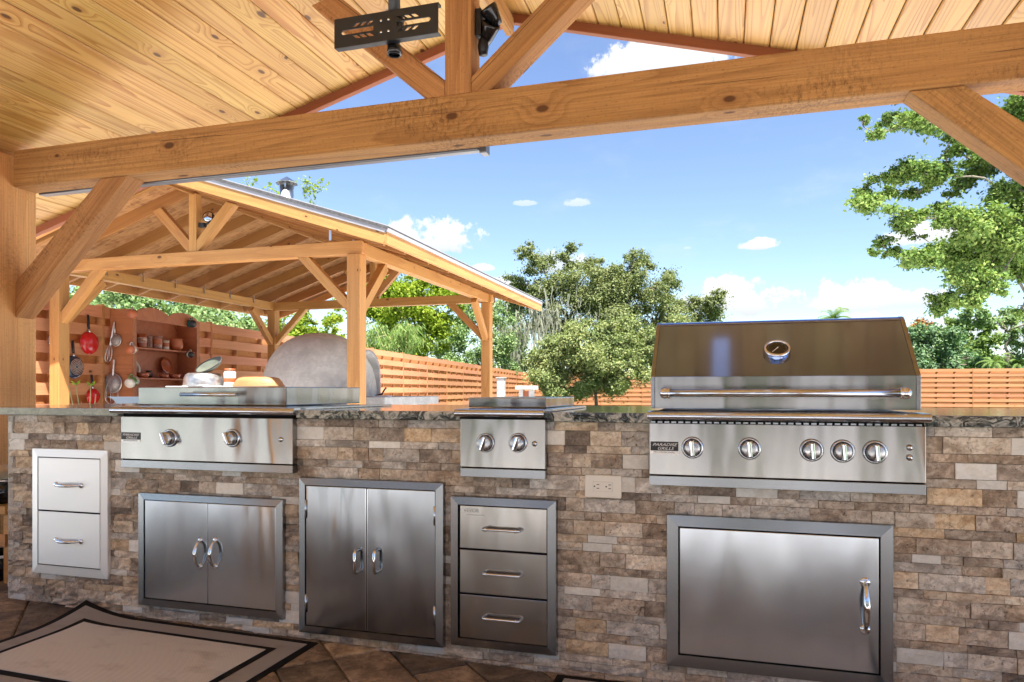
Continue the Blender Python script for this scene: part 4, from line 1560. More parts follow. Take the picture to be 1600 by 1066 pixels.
# ------------------------------------------------------------------ rugs
def rug(name, label, x0, x1, y0, y1, curl=None):
    t_ = thing(name, label, 'rug', ((x0 + x1) / 2, (y0 + y1) / 2, gz((x0 + x1) / 2)))

    def zz(x, y):
        z_ = gz(x) + 0.004
        if curl:
            cx_, cy_, hgt, rad = curl
            d_ = sqrt((x - cx_) ** 2 + (y - cy_) ** 2)
            z_ += hgt * max(0, 1 - d_ / rad) ** 2
        return z_

    def sheet(nm, a0, a1, b0, b1, lift, mat, n=22):
        n2 = max(2, int(n * (b1 - b0) / (y1 - y0)))
        n1 = max(2, int(n * (a1 - a0) / (x1 - x0) * 1.5))
        vs, fs = [], []
        for j in range(n2 + 1):
            for i in range(n1 + 1):
                x = a0 + (a1 - a0) * i / n1
                y = b0 + (b1 - b0) * j / n2
                vs.append((x, y, zz(x, y) + lift))
        for j in range(n2):
            for i in range(n1):
                k_ = j * (n1 + 1) + i
                fs.append((k_, k_ + 1, k_ + n1 + 2, k_ + n1 + 1))
        nv_ = len(vs)
        for j in range(n2 + 1):
            for i in range(n1 + 1):
                v_ = vs[j * (n1 + 1) + i]
                vs.append((v_[0], v_[1], v_[2] - 0.005))
        w_ = n1 + 1
        ring = [i for i in range(w_)] + [j * w_ + n1 for j in range(1, n2 + 1)] + [n2 * w_ + i for i in range(n1 - 1, -1, -1)] + [j * w_ for j in range(n2 - 1, 0, -1)]
        for a in range(len(ring)):
            b_ = (a + 1) % len(ring)
            fs.append((ring[b_], ring[a], ring[a] + nv_, ring[b_] + nv_))
        return MB().add(vs, fs).build(nm, mat, t_)

    e, b1_, l_ = 0.032, 0.112, 0.028
    sheet('edge_binding', x0, x1, y0, y1, 0.0, M_rugblack, 30)
    sheet('border', x0 + e, x1 - e, y0 + e, y1 - e, 0.0022, M_rugborder, 30)
    sheet('border_line', x0 + b1_, x1 - b1_, y0 + b1_, y1 - b1_, 0.0042, M_rugblack, 26)
    sheet('field', x0 + b1_ + l_, x1 - b1_ - l_, y0 + b1_ + l_, y1 - b1_ - l_, 0.0066, M_rug, 24)
    return t_


rug('doormat', 'beige bordered rug with a curled back corner in front of the left doors', -2.66, -1.512, 1.70, 2.435, curl=(-2.66, 2.435, 0.048, 0.30))
rug('floor_mat', 'black edged beige mat on the floor before the grill door, mostly out of frame', -0.565, 0.62, 1.70, 2.445)

# things standing beyond the left end of the counter
st = thing('wooden_stool', 'small orange wooden stool standing beyond the left end of the counter', 'stool', (-3.50, 2.72, gz(-3.5)))
gs = gz(-3.5)
MB().box((-3.72, 2.60, 0.40), (-3.34, 2.84, 0.44)).build('seat', M_pav, st, bevel=0.004)
for xx in (-3.69, -3.39):
    for yy in (2.63, 2.79):
        MB().box((xx, yy, gs), (xx + 0.035, yy + 0.035, 0.3995)).build('leg', M_pav, st, bevel=0.003)
MB().box((-3.70, 2.615, 0.24), (-3.36, 2.63, 0.30)).build('rail', M_pav, st)
po = thing('black_pot', 'black pot with bright rim on the stool beyond the counter end', 'pot', (-3.50, 2.72, 0.44))
MB().lathe([(0, 0.0), (0.10, 0.0), (0.125, 0.03), (0.13, 0.11), (0.122, 0.11), (0.115, 0.04), (0, 0.02)], Matrix.Translation((-3.50, 2.72, 0.441)), 28).build('bowl', M_blackgloss, po)
MB().lathe([(0.120, 0.109), (0.134, 0.109), (0.136, 0.116), (0.134, 0.122), (0.120, 0.122)], Matrix.Translation((-3.50, 2.72, 0.441)), 28).build('rim', M_chrome, po)
MB().lathe([(0.13, 0.125), (0.11, 0.155), (0.06, 0.178), (0, 0.185)], Matrix.Translation((-3.50, 2.72, 0.441)), 28).build('pot_lid', M_zinc, po)
po2 = thing('black_basin', 'shiny black basin with white rim on the pavers under the stool', 'basin', (-3.5, 2.72, gs))
MB().lathe([(0, 0.0), (0.11, 0.0), (0.14, 0.04), (0.15, 0.12), (0.14, 0.12), (0.12, 0.04), (0, 0.02)], Matrix.Translation((-3.53, 2.715, gs + 0.002)), 28).build('bowl', M_blackgloss, po2)
MB().lathe([(0.139, 0.119), (0.155, 0.119), (0.157, 0.126), (0.139, 0.130)], Matrix.Translation((-3.53, 2.715, gs + 0.002)), 28).build('rim', M_white, po2)

# ------------------------------------------------------------------ the second pavilion, parallel to the pergola
VX0, VX1 = -7.88, -3.67           # outer faces of its posts
VY0, VY1 = 6.69, 11.15
VP_ = 0.15                        # post size
VZ0, VZ1 = 2.445, 2.585           # beams
VR = (VX0 + VX1) / 2 - 0.03       # ridge
VEX = 0.54                        # eave overhang
VG0, VG1 = 6.20, 12.15            # gable ends
E_X0, E_X1 = VX0 - VEX, VX1 + VEX
VPITCH = 0.322


def vroof(x, base=2.545):
    """underside of the board deck"""
    return base + VPITCH * ((E_X1 - VR) - abs(x - VR))


pav = thing('pavilion', 'golden timber pavilion with shingle roof, king post truss and strand board ceiling in the yard', 'pavilion', (VR, 8.9, 0))
MB().box((VX0 - 0.3, VY0 - 0.3, -0.12), (VX1 + 0.4, VY1 + 0.4, -0.002)).build('pavilion_slab', M_conc, kind='structure')
for x in (VX0, VX1 - VP_):
    for y in (VY0, VY1 - VP_):
        member('post', (x + VP_ / 2, y + VP_ / 2, -0.003), (x + VP_ / 2, y + VP_ / 2, VZ0 - 0.001), VP_, VP_, M_pav, pav, up=(1, 0, 0), bevel=0.006)
for y in (VY0 + 0.02, VY1 - VP_ + 0.02):
    member('tie_beam', (VX0 - 0.02, y + 0.055, (VZ0 + VZ1) / 2), (VX1 + 0.02, y + 0.055, (VZ0 + VZ1) / 2), 0.11, VZ1 - VZ0, M_pav, pav)
for x in (VX0 + 0.02, VX1 - VP_ + 0.02):
    member('side_beam', (x + 0.055, VY0 + 0.1305, (VZ0 + VZ1) / 2), (x + 0.055, VY1 - VP_ + 0.0195, (VZ0 + VZ1) / 2), 0.11, VZ1 - VZ0, M_pav, pav)
# corner braces
bl = 0.62
for x, sx in ((VX0 + VP_, 1), (VX1 - VP_, -1)):
    for y in (VY0 + 0.03, VY1 - VP_ + 0.03):
        poly = [(x, VZ0 - bl), (x + sx * bl, VZ0 - 0.001), (x + sx * (bl - 0.14), VZ0 - 0.001), (x, VZ0 - bl + 0.14)]
        poly_member('brace', poly if sx > 0 else poly[::-1], y, y + 0.09, M_pav, pav, (sx, 1), bevel=0.003)
for x in (VX0 + 0.03, VX1 - VP_ + 0.03):
    for y, sy_ in ((VY0 + VP_, 1), (VY1 - VP_, -1)):
        member('brace', (x + 0.045, y - sy_ * 0.01, VZ0 - bl + 0.03), (x + 0.045, y + sy_ * (bl - 0.07), VZ0 - 0.03), 0.088, 0.10, M_pav, pav, up=(0, -sy_, 1), bevel=0.003)
# trusses at both ends: king post, struts, end rafters
RB = 0.14
for ys, ye_ in ((VY0 + 0.03, VY0 + 0.12), (VY1 - 0.12, VY1 - 0.03)):
    ztop = vroof(VR) - RB - 0.02
    poly_member('king_post', [(VR - 0.05, VZ1), (VR + 0.05, VZ1), (VR + 0.05, ztop), (VR - 0.05, ztop)], ys, ye_, M_pav, pav, (0, 1), bevel=0.004)
    for sx in (-1, 1):
        kk = 1.02
        def hitv(x0, z0):
            d0 = abs(x0 - VR)
            d = (vroof(VR) - RB - VPITCH * d0 - z0) / (kk + VPITCH)
            return (x0 + sx * d, z0 + kk * d)
        a_ = (VR + sx * 0.05, VZ1 + 0.001)
        b2 = (VR + sx * 0.075, VZ1 + 0.001)
        poly = [a_, b2, hitv(*b2), hitv(VR + sx * 0.05, VZ1 + 0.13), (VR + sx * 0.05, VZ1 + 0.13)]
        poly_member('strut', poly, ys + 0.004, ye_ - 0.004, M_pav, pav, (sx, kk), bevel=0.003)
    yc = (ys + ye_) / 2
# rafters
yy = VG0 + 0.10
nraf = 0
while yy < VG1 - 0.05:
    at_truss = abs(yy - VY0 - 0.07) < 0.3 and nraf == 1
    for sx in (-1, 1):
        xe = E_X0 if sx < 0 else E_X1
        p0 = Vector((VR + sx * 0.02, yy, vroof(VR + sx * 0.02) - RB / 2 - 0.004))
        p1 = Vector((xe - sx * 0.035, yy, vroof(xe) - RB / 2 + 0.006))
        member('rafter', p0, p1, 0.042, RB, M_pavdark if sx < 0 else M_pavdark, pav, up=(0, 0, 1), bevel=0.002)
        # steel tie on the side beam
        xb_ = VX0 + 0.135 if sx < 0 else VX1 - 0.135
        MB().box((xb_ - 0.004, yy + 0.022, VZ1 - 0.075), (xb_ + 0.022, yy + 0.0245, VZ1 + 0.05)).build('rafter_tie', M_zinc, pav)
    yy += 0.605 if nraf else 0.47
    nraf += 1
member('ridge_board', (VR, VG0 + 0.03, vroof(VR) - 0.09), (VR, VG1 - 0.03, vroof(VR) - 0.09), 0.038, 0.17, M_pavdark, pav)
for sx in (-1, 1):
    xe = E_X0 if sx < 0 else E_X1
    nrm = Vector((sx * VPITCH, 0, 1)).normalized()
    a_ = Vector((VR, VG0 + 0.02, vroof(VR)))
    b2 = Vector((xe, VG0 + 0.02, vroof(xe)))
    def layer(nm, off, th, ya, yb, over, mat):
        dvec = (b2 - a_).normalized()
        A = Vector((VR, ya, a_.z)) + nrm * off
        B = Vector((xe, ya, b2.z)) + dvec * over + nrm * off
        top = nrm * th
        A2 = Vector((VR, ya, A.z + th / nrm.z))
        poly = [A, B, B + top, A2]
        MB().prism(poly if sx > 0 else poly[::-1], (0, yb - ya, 0)).build(nm, mat, pav)
    layer('strand_board', 0.0, 0.012, VG0 + 0.02, VG1 - 0.02, 0.0, M_osb)
    layer('shingles', 0.0125, 0.028, VG0 - 0.035, VG1 + 0.035, 0.04, M_shingle)
    # gable fascia: timber with a metal edge above
    for y in (VG0, VG1):
        sgn = -1 if y == VG0 else 1
        p0 = Vector((VR, y, vroof(VR) - 0.075))
        p1 = Vector((xe + sx * 0.012, y, vroof(xe + sx * 0.012) - 0.075))
        member('gable_fascia', p0, p1, 0.036, 0.125, M_pav, pav, up=(0, 0, 1), bevel=0.003)
        q0 = Vector((VR, y + sgn * 0.012, vroof(VR) + 0.012))
        q1 = Vector((xe + sx * 0.02, y + sgn * 0.012, vroof(xe + sx * 0.02) + 0.012))
        member('drip_edge', q0, q1, 0.03, 0.075, M_drip, pav, up=(0, 0, 1), bevel=0.002)
    zt_ = vroof(xe)
    member('eave_fascia', (xe + sx * 0.018, VG0 - 0.017, zt_ - 0.075), (xe + sx * 0.018, VG1 + 0.017, zt_ - 0.075), 0.034, 0.125, M_pav, pav, up=(0, 0, 1), bevel=0.003)
    member('drip_edge', (xe + sx * 0.031, VG0 - 0.025, zt_ + 0.006), (xe + sx * 0.031, VG1 + 0.025, zt_ + 0.006), 0.03, 0.062, M_drip, pav, up=(0, 0, 1), bevel=0.002)
# security light on the truss
sl_ = thing('truss_light', 'black and chrome spot light clipped to the pavilion king post', 'spot light', (VR + 0.1, VY0 + 0.05, 2.95))
Ms = Matrix.Translation((VR + 0.17, VY0 + 0.1, VZ1 + 0.39)) @ Matrix.Rotation(1.35, 4, 'X') @ Matrix.Rotation(0.3, 4, 'Y')
MB().lathe([(0, -0.07), (0.035, -0.06), (0.062, 0.0), (0.065, 0.03), (0.055, 0.03), (0, 0.015)], Ms, 18).build('lamp_head', M_blackgloss, sl_)
MB().lathe([(0.056, 0.031), (0.05, 0.036), (0, 0.038)], Ms, 18).build('lens', M_chrome, sl_)
MB().box((VR + 0.052, VY0 + 0.06, VZ1 + 0.28), (VR + 0.13, VY0 + 0.11, VZ1 + 0.33)).build('clamp', M_black, sl_, bevel=0.004)
MB().tube([(VR + 0.10, VY0 + 0.085, VZ1 + 0.31), (VR + 0.22, VY0 + 0.09, VZ1 + 0.33), (VR + 0.23, VY0 + 0.09, VZ1 + 0.42)], 0.012, 8).build('arm', M_black, sl_)

# flue through the roof
fx = atX(448, 300, -5.13)
flue = thing('flue_pipe', 'galvanised flue pipe with peaked cap rising through the shingle roof', 'chimney pipe', (fx.x, fx.y, 2.7))
fd = (Vector((fx.x, fx.y, 0)) - Vector((0, 0, 0))).length
Mf = Matrix.Translation((fx.x, fx.y, 0))
ftop = at(448, 291, fx.y).z
fr = 0.082
MB().lathe([(fr, 3.2), (fr, ftop), (fr * 0.9, ftop), (fr * 0.9, 3.2)], Mf, 24).build('pipe', M_zinc, flue)
cap = MB().lathe([(fr * 1.62, ftop + 0.028), (fr * 1.64, ftop + 0.036), (0.01, ftop + 0.115), (0, ftop + 0.112), (fr * 1.5, ftop + 0.028)], Mf, 8, smooth=False).build('rain_cap', M_zinc, flue)
for k in range(4):
    an = k * pi / 2 + 0.4
    MB().box((fx.x + fr * 0.97 * cos(an) - 0.008, fx.y + fr * 0.97 * sin(an) - 0.008, ftop - 0.03), (fx.x + fr * 0.97 * cos(an) + 0.008, fx.y + fr * 0.97 * sin(an) + 0.008, ftop + 0.045)).build('strap', M_zinc, flue)

# domed oven, mouth towards the right
ocx = at(500, 600, 8.55)
OC = Vector((ocx.x, 8.55, 0))
oven = thing('pizza_oven', 'large grey rendered dome oven on a concrete bench under the pavilion', 'oven', OC)
odepth = (8.55 * CYW - OC.x * SY)
ORx = 0.765
oz0 = 0.93
oz1 = CAMZ + (CY - 521) / F * odepth
Hh = oz1 - oz0
prof = []
for i in range(19):
    a = pi / 2 * i / 18
    prof.append((ORx * cos(a) ** 0.86, oz0 + Hh * sin(a) ** 0.92))
dome = MB().lathe(prof, Matrix.Translation((OC.x, OC.y, 0)), 48).build('dome', M_dome, oven)
# arched mouth with a rim
arch = [(-0.34, 0.0)] + [(-0.34 * cos(pi * i / 16), 0.28 + 0.34 * sin(pi * i / 16)) for i in range(17)] + [(0.34, 0.0)]
xm_ = OC.x + 0.57
n = len(arch)
vs, fs = [], []
for (xx, sc) in ((xm_ - 0.25, 1.0), (xm_ + 0.17, 1.0), (xm_ + 0.17, 0.90), (xm_ - 0.10, 0.87)):
    for (yy_, zz_) in arch:
        vs.append((xx, OC.y + yy_ * sc, oz0 + 0.002 + zz_ * sc))
for r_ in range(3):
    for i in range(n - 1):
        fs.append((r_ * n + i, r_ * n + i + 1, (r_ + 1) * n + i + 1, (r_ + 1) * n + i))
mth = MB().add(vs, fs, True).build('mouth', M_conc, oven)
MB().add([(xm_ - 0.09, OC.y + y_ * 0.872, oz0 + 0.004 + z_ * 0.872) for y_, z_ in arch], [tuple(range(n))]).build('hearth_shade', M_gapshade, oven)  # black sheet painting the shade inside the mouth
bx1 = at(631, 620, 8.25).x
MB().box((OC.x - 0.85, 7.72, 0.82), (bx1, 9.4, oz0)).build('bench_top', M_conc, oven, bevel=0.012)
MB().box((OC.x - 0.75, 7.85, 0.0), (bx1 - 0.12, 9.3, 0.8195)).build('bench_base', M_conc, oven, bevel=0.01)
tg = thing('oven_tool', 'small black hook tool left on the oven bench', 'tool', (bx1 - 0.2, 8.1, oz0))
MB().tube([(bx1 - 0.24, 7.95, oz0 + 0.012), (bx1 - 0.16, 7.96, oz0 + 0.03), (bx1 - 0.12, 7.96, oz0 + 0.09), (bx1 - 0.10, 7.96, oz0 + 0.11)], 0.011, 8).build('shaft', M_black, tg)
MB().box((bx1 - 0.26, 7.90, oz0 + 0.0005), (bx1 - 0.05, 8.02, oz0 + 0.012)).build('plate', M_white, tg)

# ------------------------------------------------------------------ fences: shadow-box boards on posts
FT = 2.15
U = Vector((-sin(radians(6.26)), cos(radians(6.26)), 0))
Nn = Vector((U.y, -U.x, 0))
P0f = dep(165, 481, 1.15 * F / 130.0)
P0f.z = 0
Mfence = Matrix((U, Nn, Vector((0, 0, 1)))).transposed().to_4x4()


def fence(name, label, origin, u, n, length, sec, nboards_as_parts, bh=0.15, pitch=0.262, top=FT):
    """front boards, posts and battens; the rear boards showing through the gaps are one part"""
    t_ = thing(name, label, 'fence', origin)
    nrow = int((top - 0.06) / pitch) + 1
    nsec = int(round(length / sec))
    sec = length / nsec
    back = MB()
    R = Matrix((u, n, Vector((0, 0, 1)))).transposed()

    def W_(a, b, c):
        return origin + R @ Vector((a, b, c))
    shared = {}
    made = 0
    batt = MB()
    for s in range(nsec):
        for r_ in range(nrow):
            zt_ = top - r_ * pitch
            zb_ = zt_ - bh
            if zb_ < 0.0:
                zb_ = 0.02
            if zt_ - zb_ < 0.05:
                continue
            key = round(zt_ - zb_, 3)
            if key not in shared:
                hl, hh = (sec - 0.012) / 2, (zt_ - zb_) / 2
                mb = MB().box((-hl, -0.010, -hh), (hl, 0.010, hh))
                me = bpy.data.meshes.new('board')
                me.from_pydata(mb.v, [], mb.f)
                me.materials.append(M_fence)
                shared[key] = me
            o = link('board', shared[key])
            cen = W_((s + 0.5) * sec, 0.055 + random.uniform(-0.004, 0.004), (zt_ + zb_) / 2 + random.uniform(-0.004, 0.004))
            Mx = R.to_4x4()
            Mx.translation = cen
            o.matrix_basis = Mx @ Matrix.Rotation(random.uniform(-0.002, 0.002), 4, 'Y')
            adopt(o, t_)
            made += 1
            # rear board behind the gap
            zbb, zbt = zb_ - (pitch - bh) - 0.02, zb_ + 0.02
            if zbt > 0.05:
                zbb = max(zbb, 0.01)
                a0, a1 = s * sec + 0.006, (s + 1) * sec - 0.006
                q = [W_(a, b, c) for c in (zbb, zbt) for a, b in ((a0, -0.06), (a1, -0.06), (a1, -0.04), (a0, -0.04))]
                back.add(q, [(0, 3, 2, 1), (4, 5, 6, 7), (0, 1, 5, 4), (1, 2, 6, 5), (2, 3, 7, 6), (3, 0, 4, 7)])
        for fr_ in (0.33, 0.67):
            a0 = (s + fr_) * sec
            q = [W_(a, b, c) for c in (0.02, top - 0.03) for a, b in ((a0 - 0.02, -0.0395), (a0 + 0.02, -0.0395), (a0 + 0.02, 0.044), (a0 - 0.02, 0.044))]
            mb = MB().add(q, [(0, 3, 2, 1), (4, 5, 6, 7), (0, 1, 5, 4), (1, 2, 6, 5), (2, 3, 7, 6), (3, 0, 4, 7)])
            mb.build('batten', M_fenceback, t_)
    for s in range(nsec + 1):
        a0 = s * sec
        q = [W_(a, b, c) for c in (-0.05, top + 0.03) for a, b in ((a0 - 0.02, -0.035), (a0 + 0.02, -0.035), (a0 + 0.02, 0.072), (a0 - 0.02, 0.072))]
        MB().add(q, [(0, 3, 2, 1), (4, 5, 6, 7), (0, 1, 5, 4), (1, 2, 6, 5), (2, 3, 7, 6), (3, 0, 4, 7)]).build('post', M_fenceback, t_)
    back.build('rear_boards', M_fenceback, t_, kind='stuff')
    return t_


FSTART = P0f - U * 2.6
FLEN = 37.2
fence('side_fence', 'long horizontal board fence running back past the dome oven to the far corner', FSTART, U, Nn, FLEN, 2.45, 300)
corner = FSTART + U * FLEN
fence('back_fence', 'far board fence across the back of the yard behind the bush and the grill', Vector((corner.x + 0.05, corner.y, 0)), Vector((1, 0, 0)), Vector((0, -1, 0)), 46.0, 2.42, 300)

# white pillar and grey capped pier near the corner
vp = thing('garden_post', 'slim pale grey post standing against the side fence near its far end', 'post', dep(783, 600, 24))
q = dep(783, 600, 24.0)
MB().box((q.x - 0.13, q.y - 0.1, -0.05), (q.x + 0.13, q.y + 0.1, 1.42)).build('shaft', M_conc, vp, bevel=0.02)
MB().box((q.x - 0.16, q.y - 0.13, 1.4205), (q.x + 0.16, q.y + 0.13, 1.46)).build('cap', M_conc, vp, bevel=0.01)
q = dep(823, 605, 21.0)
pr = thing('garden_pier', 'small grey two-legged garden lantern shelter with flat cap before the bush', 'lantern', (q.x, q.y, 0))
for sx in (-1, 1):
    MB().box((q.x + sx * 0.15 - 0.06, q.y - 0.12, 0.45), (q.x + sx * 0.15 + 0.06, q.y + 0.12, 1.04)).build('leg', M_conc, pr, bevel=0.01)
MB().box((q.x - 0.25, q.y - 0.2, -0.05), (q.x + 0.25, q.y + 0.2, 0.4495)).build('base', M_conc, pr, bevel=0.01)
MB().box((q.x - 0.29, q.y - 0.24, 1.0405), (q.x + 0.29, q.y + 0.24, 1.15)).build('cap', M_conc, pr, bevel=0.015)
MB().box((q.x - 0.085, q.y - 0.05, 0.4505), (q.x + 0.085, q.y + 0.05, 1.0)).build('panel', M_fascia, pr)

# ------------------------------------------------------------------ shelf and cookware on the fence
SD = 0.35
sh = thing('wall_shelf', 'red-brown wooden shelf with scalloped top hung on the fence under the pavilion', 'shelf', P0f + Nn * 0.1)
SL = 1.463
A0 = P0f + Nn * 0.07              # near corner at the fence
Rf = Matrix((U, Nn, Vector((0, 0, 1)))).transposed()


def Ws(a, b, c):
    return A0 + Rf @ Vector((a, b, c))


def sbox(name, lo, hi, mat, parent, bevel=0.003):
    q = [Ws(a, b, c) for c in (lo[2], hi[2]) for a, b in ((lo[0], lo[1]), (hi[0], lo[1]), (hi[0], hi[1]), (lo[0], hi[1]))]
    return MB().add(q, [(0, 1, 2, 3)[::-1], (4, 5, 6, 7), (0, 1, 5, 4), (1, 2, 6, 5), (2, 3, 7, 6), (3, 0, 4, 7)]).build(name, mat, parent, bevel=bevel)


ST, SB = 2.13, 0.72
sbox('side_panel', (0, 0, SB), (0.03, SD, ST), M_shelf, sh)
sbox('side_panel', (SL - 0.03, 0, SB), (SL, SD, ST - 0.03), M_shelf, sh)
sbox('back_panel', (0.0305, 0, SB), (SL - 0.0305, 0.012, ST - 0.02), M_shelf, sh)
for zz_ in (1.61, 1.185, 0.78):
    sbox('shelf_board', (0.0305, 0.0125, zz_ - 0.022), (SL - 0.0305, SD - 0.01, zz_), M_shelf, sh)
# face frame and scalloped cornice
sbox('face_frame', (-0.012, SD + 0.0005, SB), (0.055, SD + 0.02, ST - 0.02), M_shelf, sh)
sbox('face_frame', (SL - 0.055, SD + 0.0005, SB), (SL + 0.012, SD + 0.02, ST - 0.05), M_shelf, sh)
prof = []
nseg = 44
for i in range(nseg + 1):
    s = i / nseg
    zz_ = ST - 0.035 + 0.085 * abs(sin(2 * pi * s)) ** 0.7 * (1 if 0.02 < s < 0.98 else 0.5)
    prof.append((0.0555 + (SL - 0.111) * s, zz_))
poly = [Ws(0.0555, SD + 0.001, 1.985)] + [Ws(SL - 0.0555, SD + 0.001, 1.985)] + [Ws(a, SD + 0.001, c) for a, c in prof[::-1]]
MB().prism(poly[::-1], Nn * 0.022).build('cornice', M_shelf, sh)

M_red = plain('red_enamel', (0.55, 0.010, 0.012), 0.22, var=0.12, vscale=12, coat=0.4)
M_terra = plain('terracotta', (0.42, 0.115, 0.04), 0.45, var=0.2, vscale=14)
M_terraglaze = plain('glazed_terracotta', (0.36, 0.085, 0.03), 0.2, var=0.2, vscale=14, coat=0.4)
M_coral = plain('coral_enamel', (0.60, 0.12, 0.06), 0.3, var=0.1)
M_navy = plain('dark_blue_enamel', (0.02, 0.035, 0.06), 0.25, var=0.2, coat=0.3)
M_copper = plain('copper_disc', (0.50, 0.30, 0.20), 0.35, metal=0.7, var=0.3, vscale=40)
M_mesh = plain('tarnished_sieve', (0.34, 0.30, 0.27), 0.5, metal=0.6, var=0.25, vscale=60)
M_iron = plain('cast_iron', (0.05, 0.052, 0.055), 0.5, metal=0.4, var=0.3)
M_teal = plain('teal_glaze', (0.02, 0.16, 0.17), 0.2, var=0.2, coat=0.4)
M_cream = plain('cream_glaze', (0.66, 0.60, 0.50), 0.3, var=0.12)
M_floral = stone_mat('patterned_glaze', (0.36, 0.22, 0.17), (0.24, 0.07, 0.05), (0.62, 0.52, 0.42), pit=0.5, scale=1.2, relief=0.001)
M_green = plain('green_glaze', (0.12, 0.26, 0.06), 0.25, var=0.4, vscale=50)
M_sage = plain('sage_enamel', (0.13, 0.14, 0.105), 0.35, var=0.2)
M_dull = plain('dull_aluminium', (0.45, 0.44, 0.42), 0.4, metal=0.85, var=0.25, vscale=18)
M_dough = wood('dough_bowl_wood', (0.44, 0.21, 0.085), (0.32, 0.13, 0.045), freq=6, ystretch=4, rough=0.5, knots=0.02, contrast=0.6)
M_slate = plain('slate_blue_plastic', (0.13, 0.165, 0.205), 0.5, var=0.06)
M_stem = plain('pale_stem', (0.42, 0.40, 0.16), 0.6, var=0.2)

FP = FSTART + Nn * 0.07           # face of the front boards
SP = Ws(0, 0, 0)                  # near side of the shelf, faces -U
SFp = Ws(0, SD + 0.022, 0)        # front of the shelf


def frame_of(n, upish=Vector((0, 0, 1))):
    z_ = n.normalized()
    x_ = upish.cross(z_).normalized()
    y_ = z_.cross(x_)
    return Matrix((x_, y_, z_)).transposed().to_4x4()


def pan(name, label, px, py, prad, hx, hy, mat, base=None, handle=M_black, ridge=None, grp=None, mats=None):
    """frying pan hung with its underside towards the yard"""
    c = on(px, py, FP + Nn * 0.03, Nn)
    dpt = (c.x * -SY + c.y * CYW)
    R_ = prad * dpt / F
    t_ = thing(name, label, 'pan', c, grp)
    M_ = frame_of(Nn)
    M_.translation = c
    MB().lathe([(R_, -0.025), (R_ * 1.0, -0.02), (R_ * 0.93, 0.008), (R_ * 0.80, 0.022), (R_ * 0.74, 0.026), (0, 0.026)], M_, 36).build('bowl', mat, t_)
    if ridge:
        for k in range(1, 6):
            rr = R_ * (0.74 * k / 5.6)
            MB().lathe([(rr, 0.026), (rr + R_ * 0.03, 0.0285), (rr + R_ * 0.06, 0.026)], M_, 32).build('base_ring', ridge, t_)
    MB().lathe([(R_ * 1.0, -0.026), (R_ * 1.03, -0.024), (R_ * 1.02, -0.018), (R_ * 0.98, -0.018)], M_, 36).build('rim', mats or mat, t_)
    e = on(hx, hy, FP + Nn * 0.03, Nn)
    d_ = (e - c).normalized()
    MB().tube([c + d_ * R_ * 0.9 - Nn * 0.01, c + d_ * (R_ + 0.03) - Nn * 0.012], 0.014, 10).build('ferrule', M_chrome, t_)
    MB().tube([c + d_ * (R_ + 0.03) - Nn * 0.012, c + d_ * (R_ + 0.08) - Nn * 0.014, e - Nn * 0.014], [0.013, 0.016, 0.015], 10).build('handle', handle, t_)
    return t_


pan('frying_pan', 'bright red frying pan hanging by its black handle on the fence', 141.5, 536, 17.5, 139, 492, M_red)
pan('frying_pan', 'black frying pan with coppery ringed base below the large red pan', 117.5, 573.5, 17.5, 115, 532, M_navy, ridge=M_copper)
pan('frying_pan', 'small red pan hanging low beside the plant stems', 147, 619, 12, 144.5, 586, M_red)
pan('skillet', 'coral shallow pan half hidden behind the pavilion post, uppermost', 92, 533, 16, 93, 492, M_coral, mats=M_chrome)
pan('skillet', 'coral little pan half hidden behind the pavilion post, lowest', 93, 621, 9, 93, 596, M_coral)
pan('wok', 'dark iron wok hanging by a black handle right of the shelf', 303.5, 561, 15.5, 299.5, 521, M_iron)
kh = thing('knife_rack', 'short black rack bar high on the fence above the red pan', 'rack', on(111, 487, FP, Nn))
c = on(111, 487, FP, Nn)
R2 = frame_of(Nn)
R2.translation = c
mb = MB().box((-0.075, -0.02, 0.001), (0.075, 0.02, 0.03))
mb.v = [tuple(R2 @ Vector(v)) for v in mb.v]
mb.build('bar', M_black, kh, bevel=0.004)
ob_ = thing('socket_box', 'pale grey socket box on the fence behind the pavilion post', 'outlet', on(94, 573, FP, Nn))
R2.translation = on(94.5, 573.5, FP, Nn)
mb = MB().box((-0.04, -0.07, 0.001), (0.04, 0.07, 0.03))
mb.v = [tuple(R2 @ Vector(v)) for v in mb.v]
mb.build('box', M_alu, ob_, bevel=0.004)


def sieve(name, label, px, py, prad, hx, hy, plane_p, plane_n, whisk=False, r2=None):
    c = on(px, py, plane_p + plane_n * 0.03, plane_n)
    dpt = (c.x * -SY + c.y * CYW)
    R_ = prad * dpt / F
    t_ = thing(name, label, 'sieve', c)
    M_ = frame_of(plane_n)
    M_.translation = c
    MB().lathe([(R_, -0.0), (R_ * 0.97, 0.02), (R_ * 0.75, R_ * 0.42), (R_ * 0.4, R_ * 0.58), (0, R_ * 0.62)], M_, 28).build('mesh_bowl', M_mesh, t_)
    MB().lathe([(R_ * 0.98, -0.004), (R_ * 1.06, -0.004), (R_ * 1.06, 0.006), (R_ * 0.98, 0.006)], M_, 28).build('rim', M_zinc, t_)
    e = on(hx, hy, plane_p + plane_n * 0.03, plane_n)
    d_ = (e - c).normalized()
    MB().tube([c + d_ * R_, e], 0.008, 8).build('handle', M_zinc, t_)
    return t_


sieve('sieve', 'small wire mesh sieve hung high on the side of the shelf', 181, 532, 9, 178, 503, SP, -U)
sieve('sieve', 'wide wire mesh skimmer hung low on the side of the shelf', 177, 599, 14.5, 178.5, 562, SP, -U)


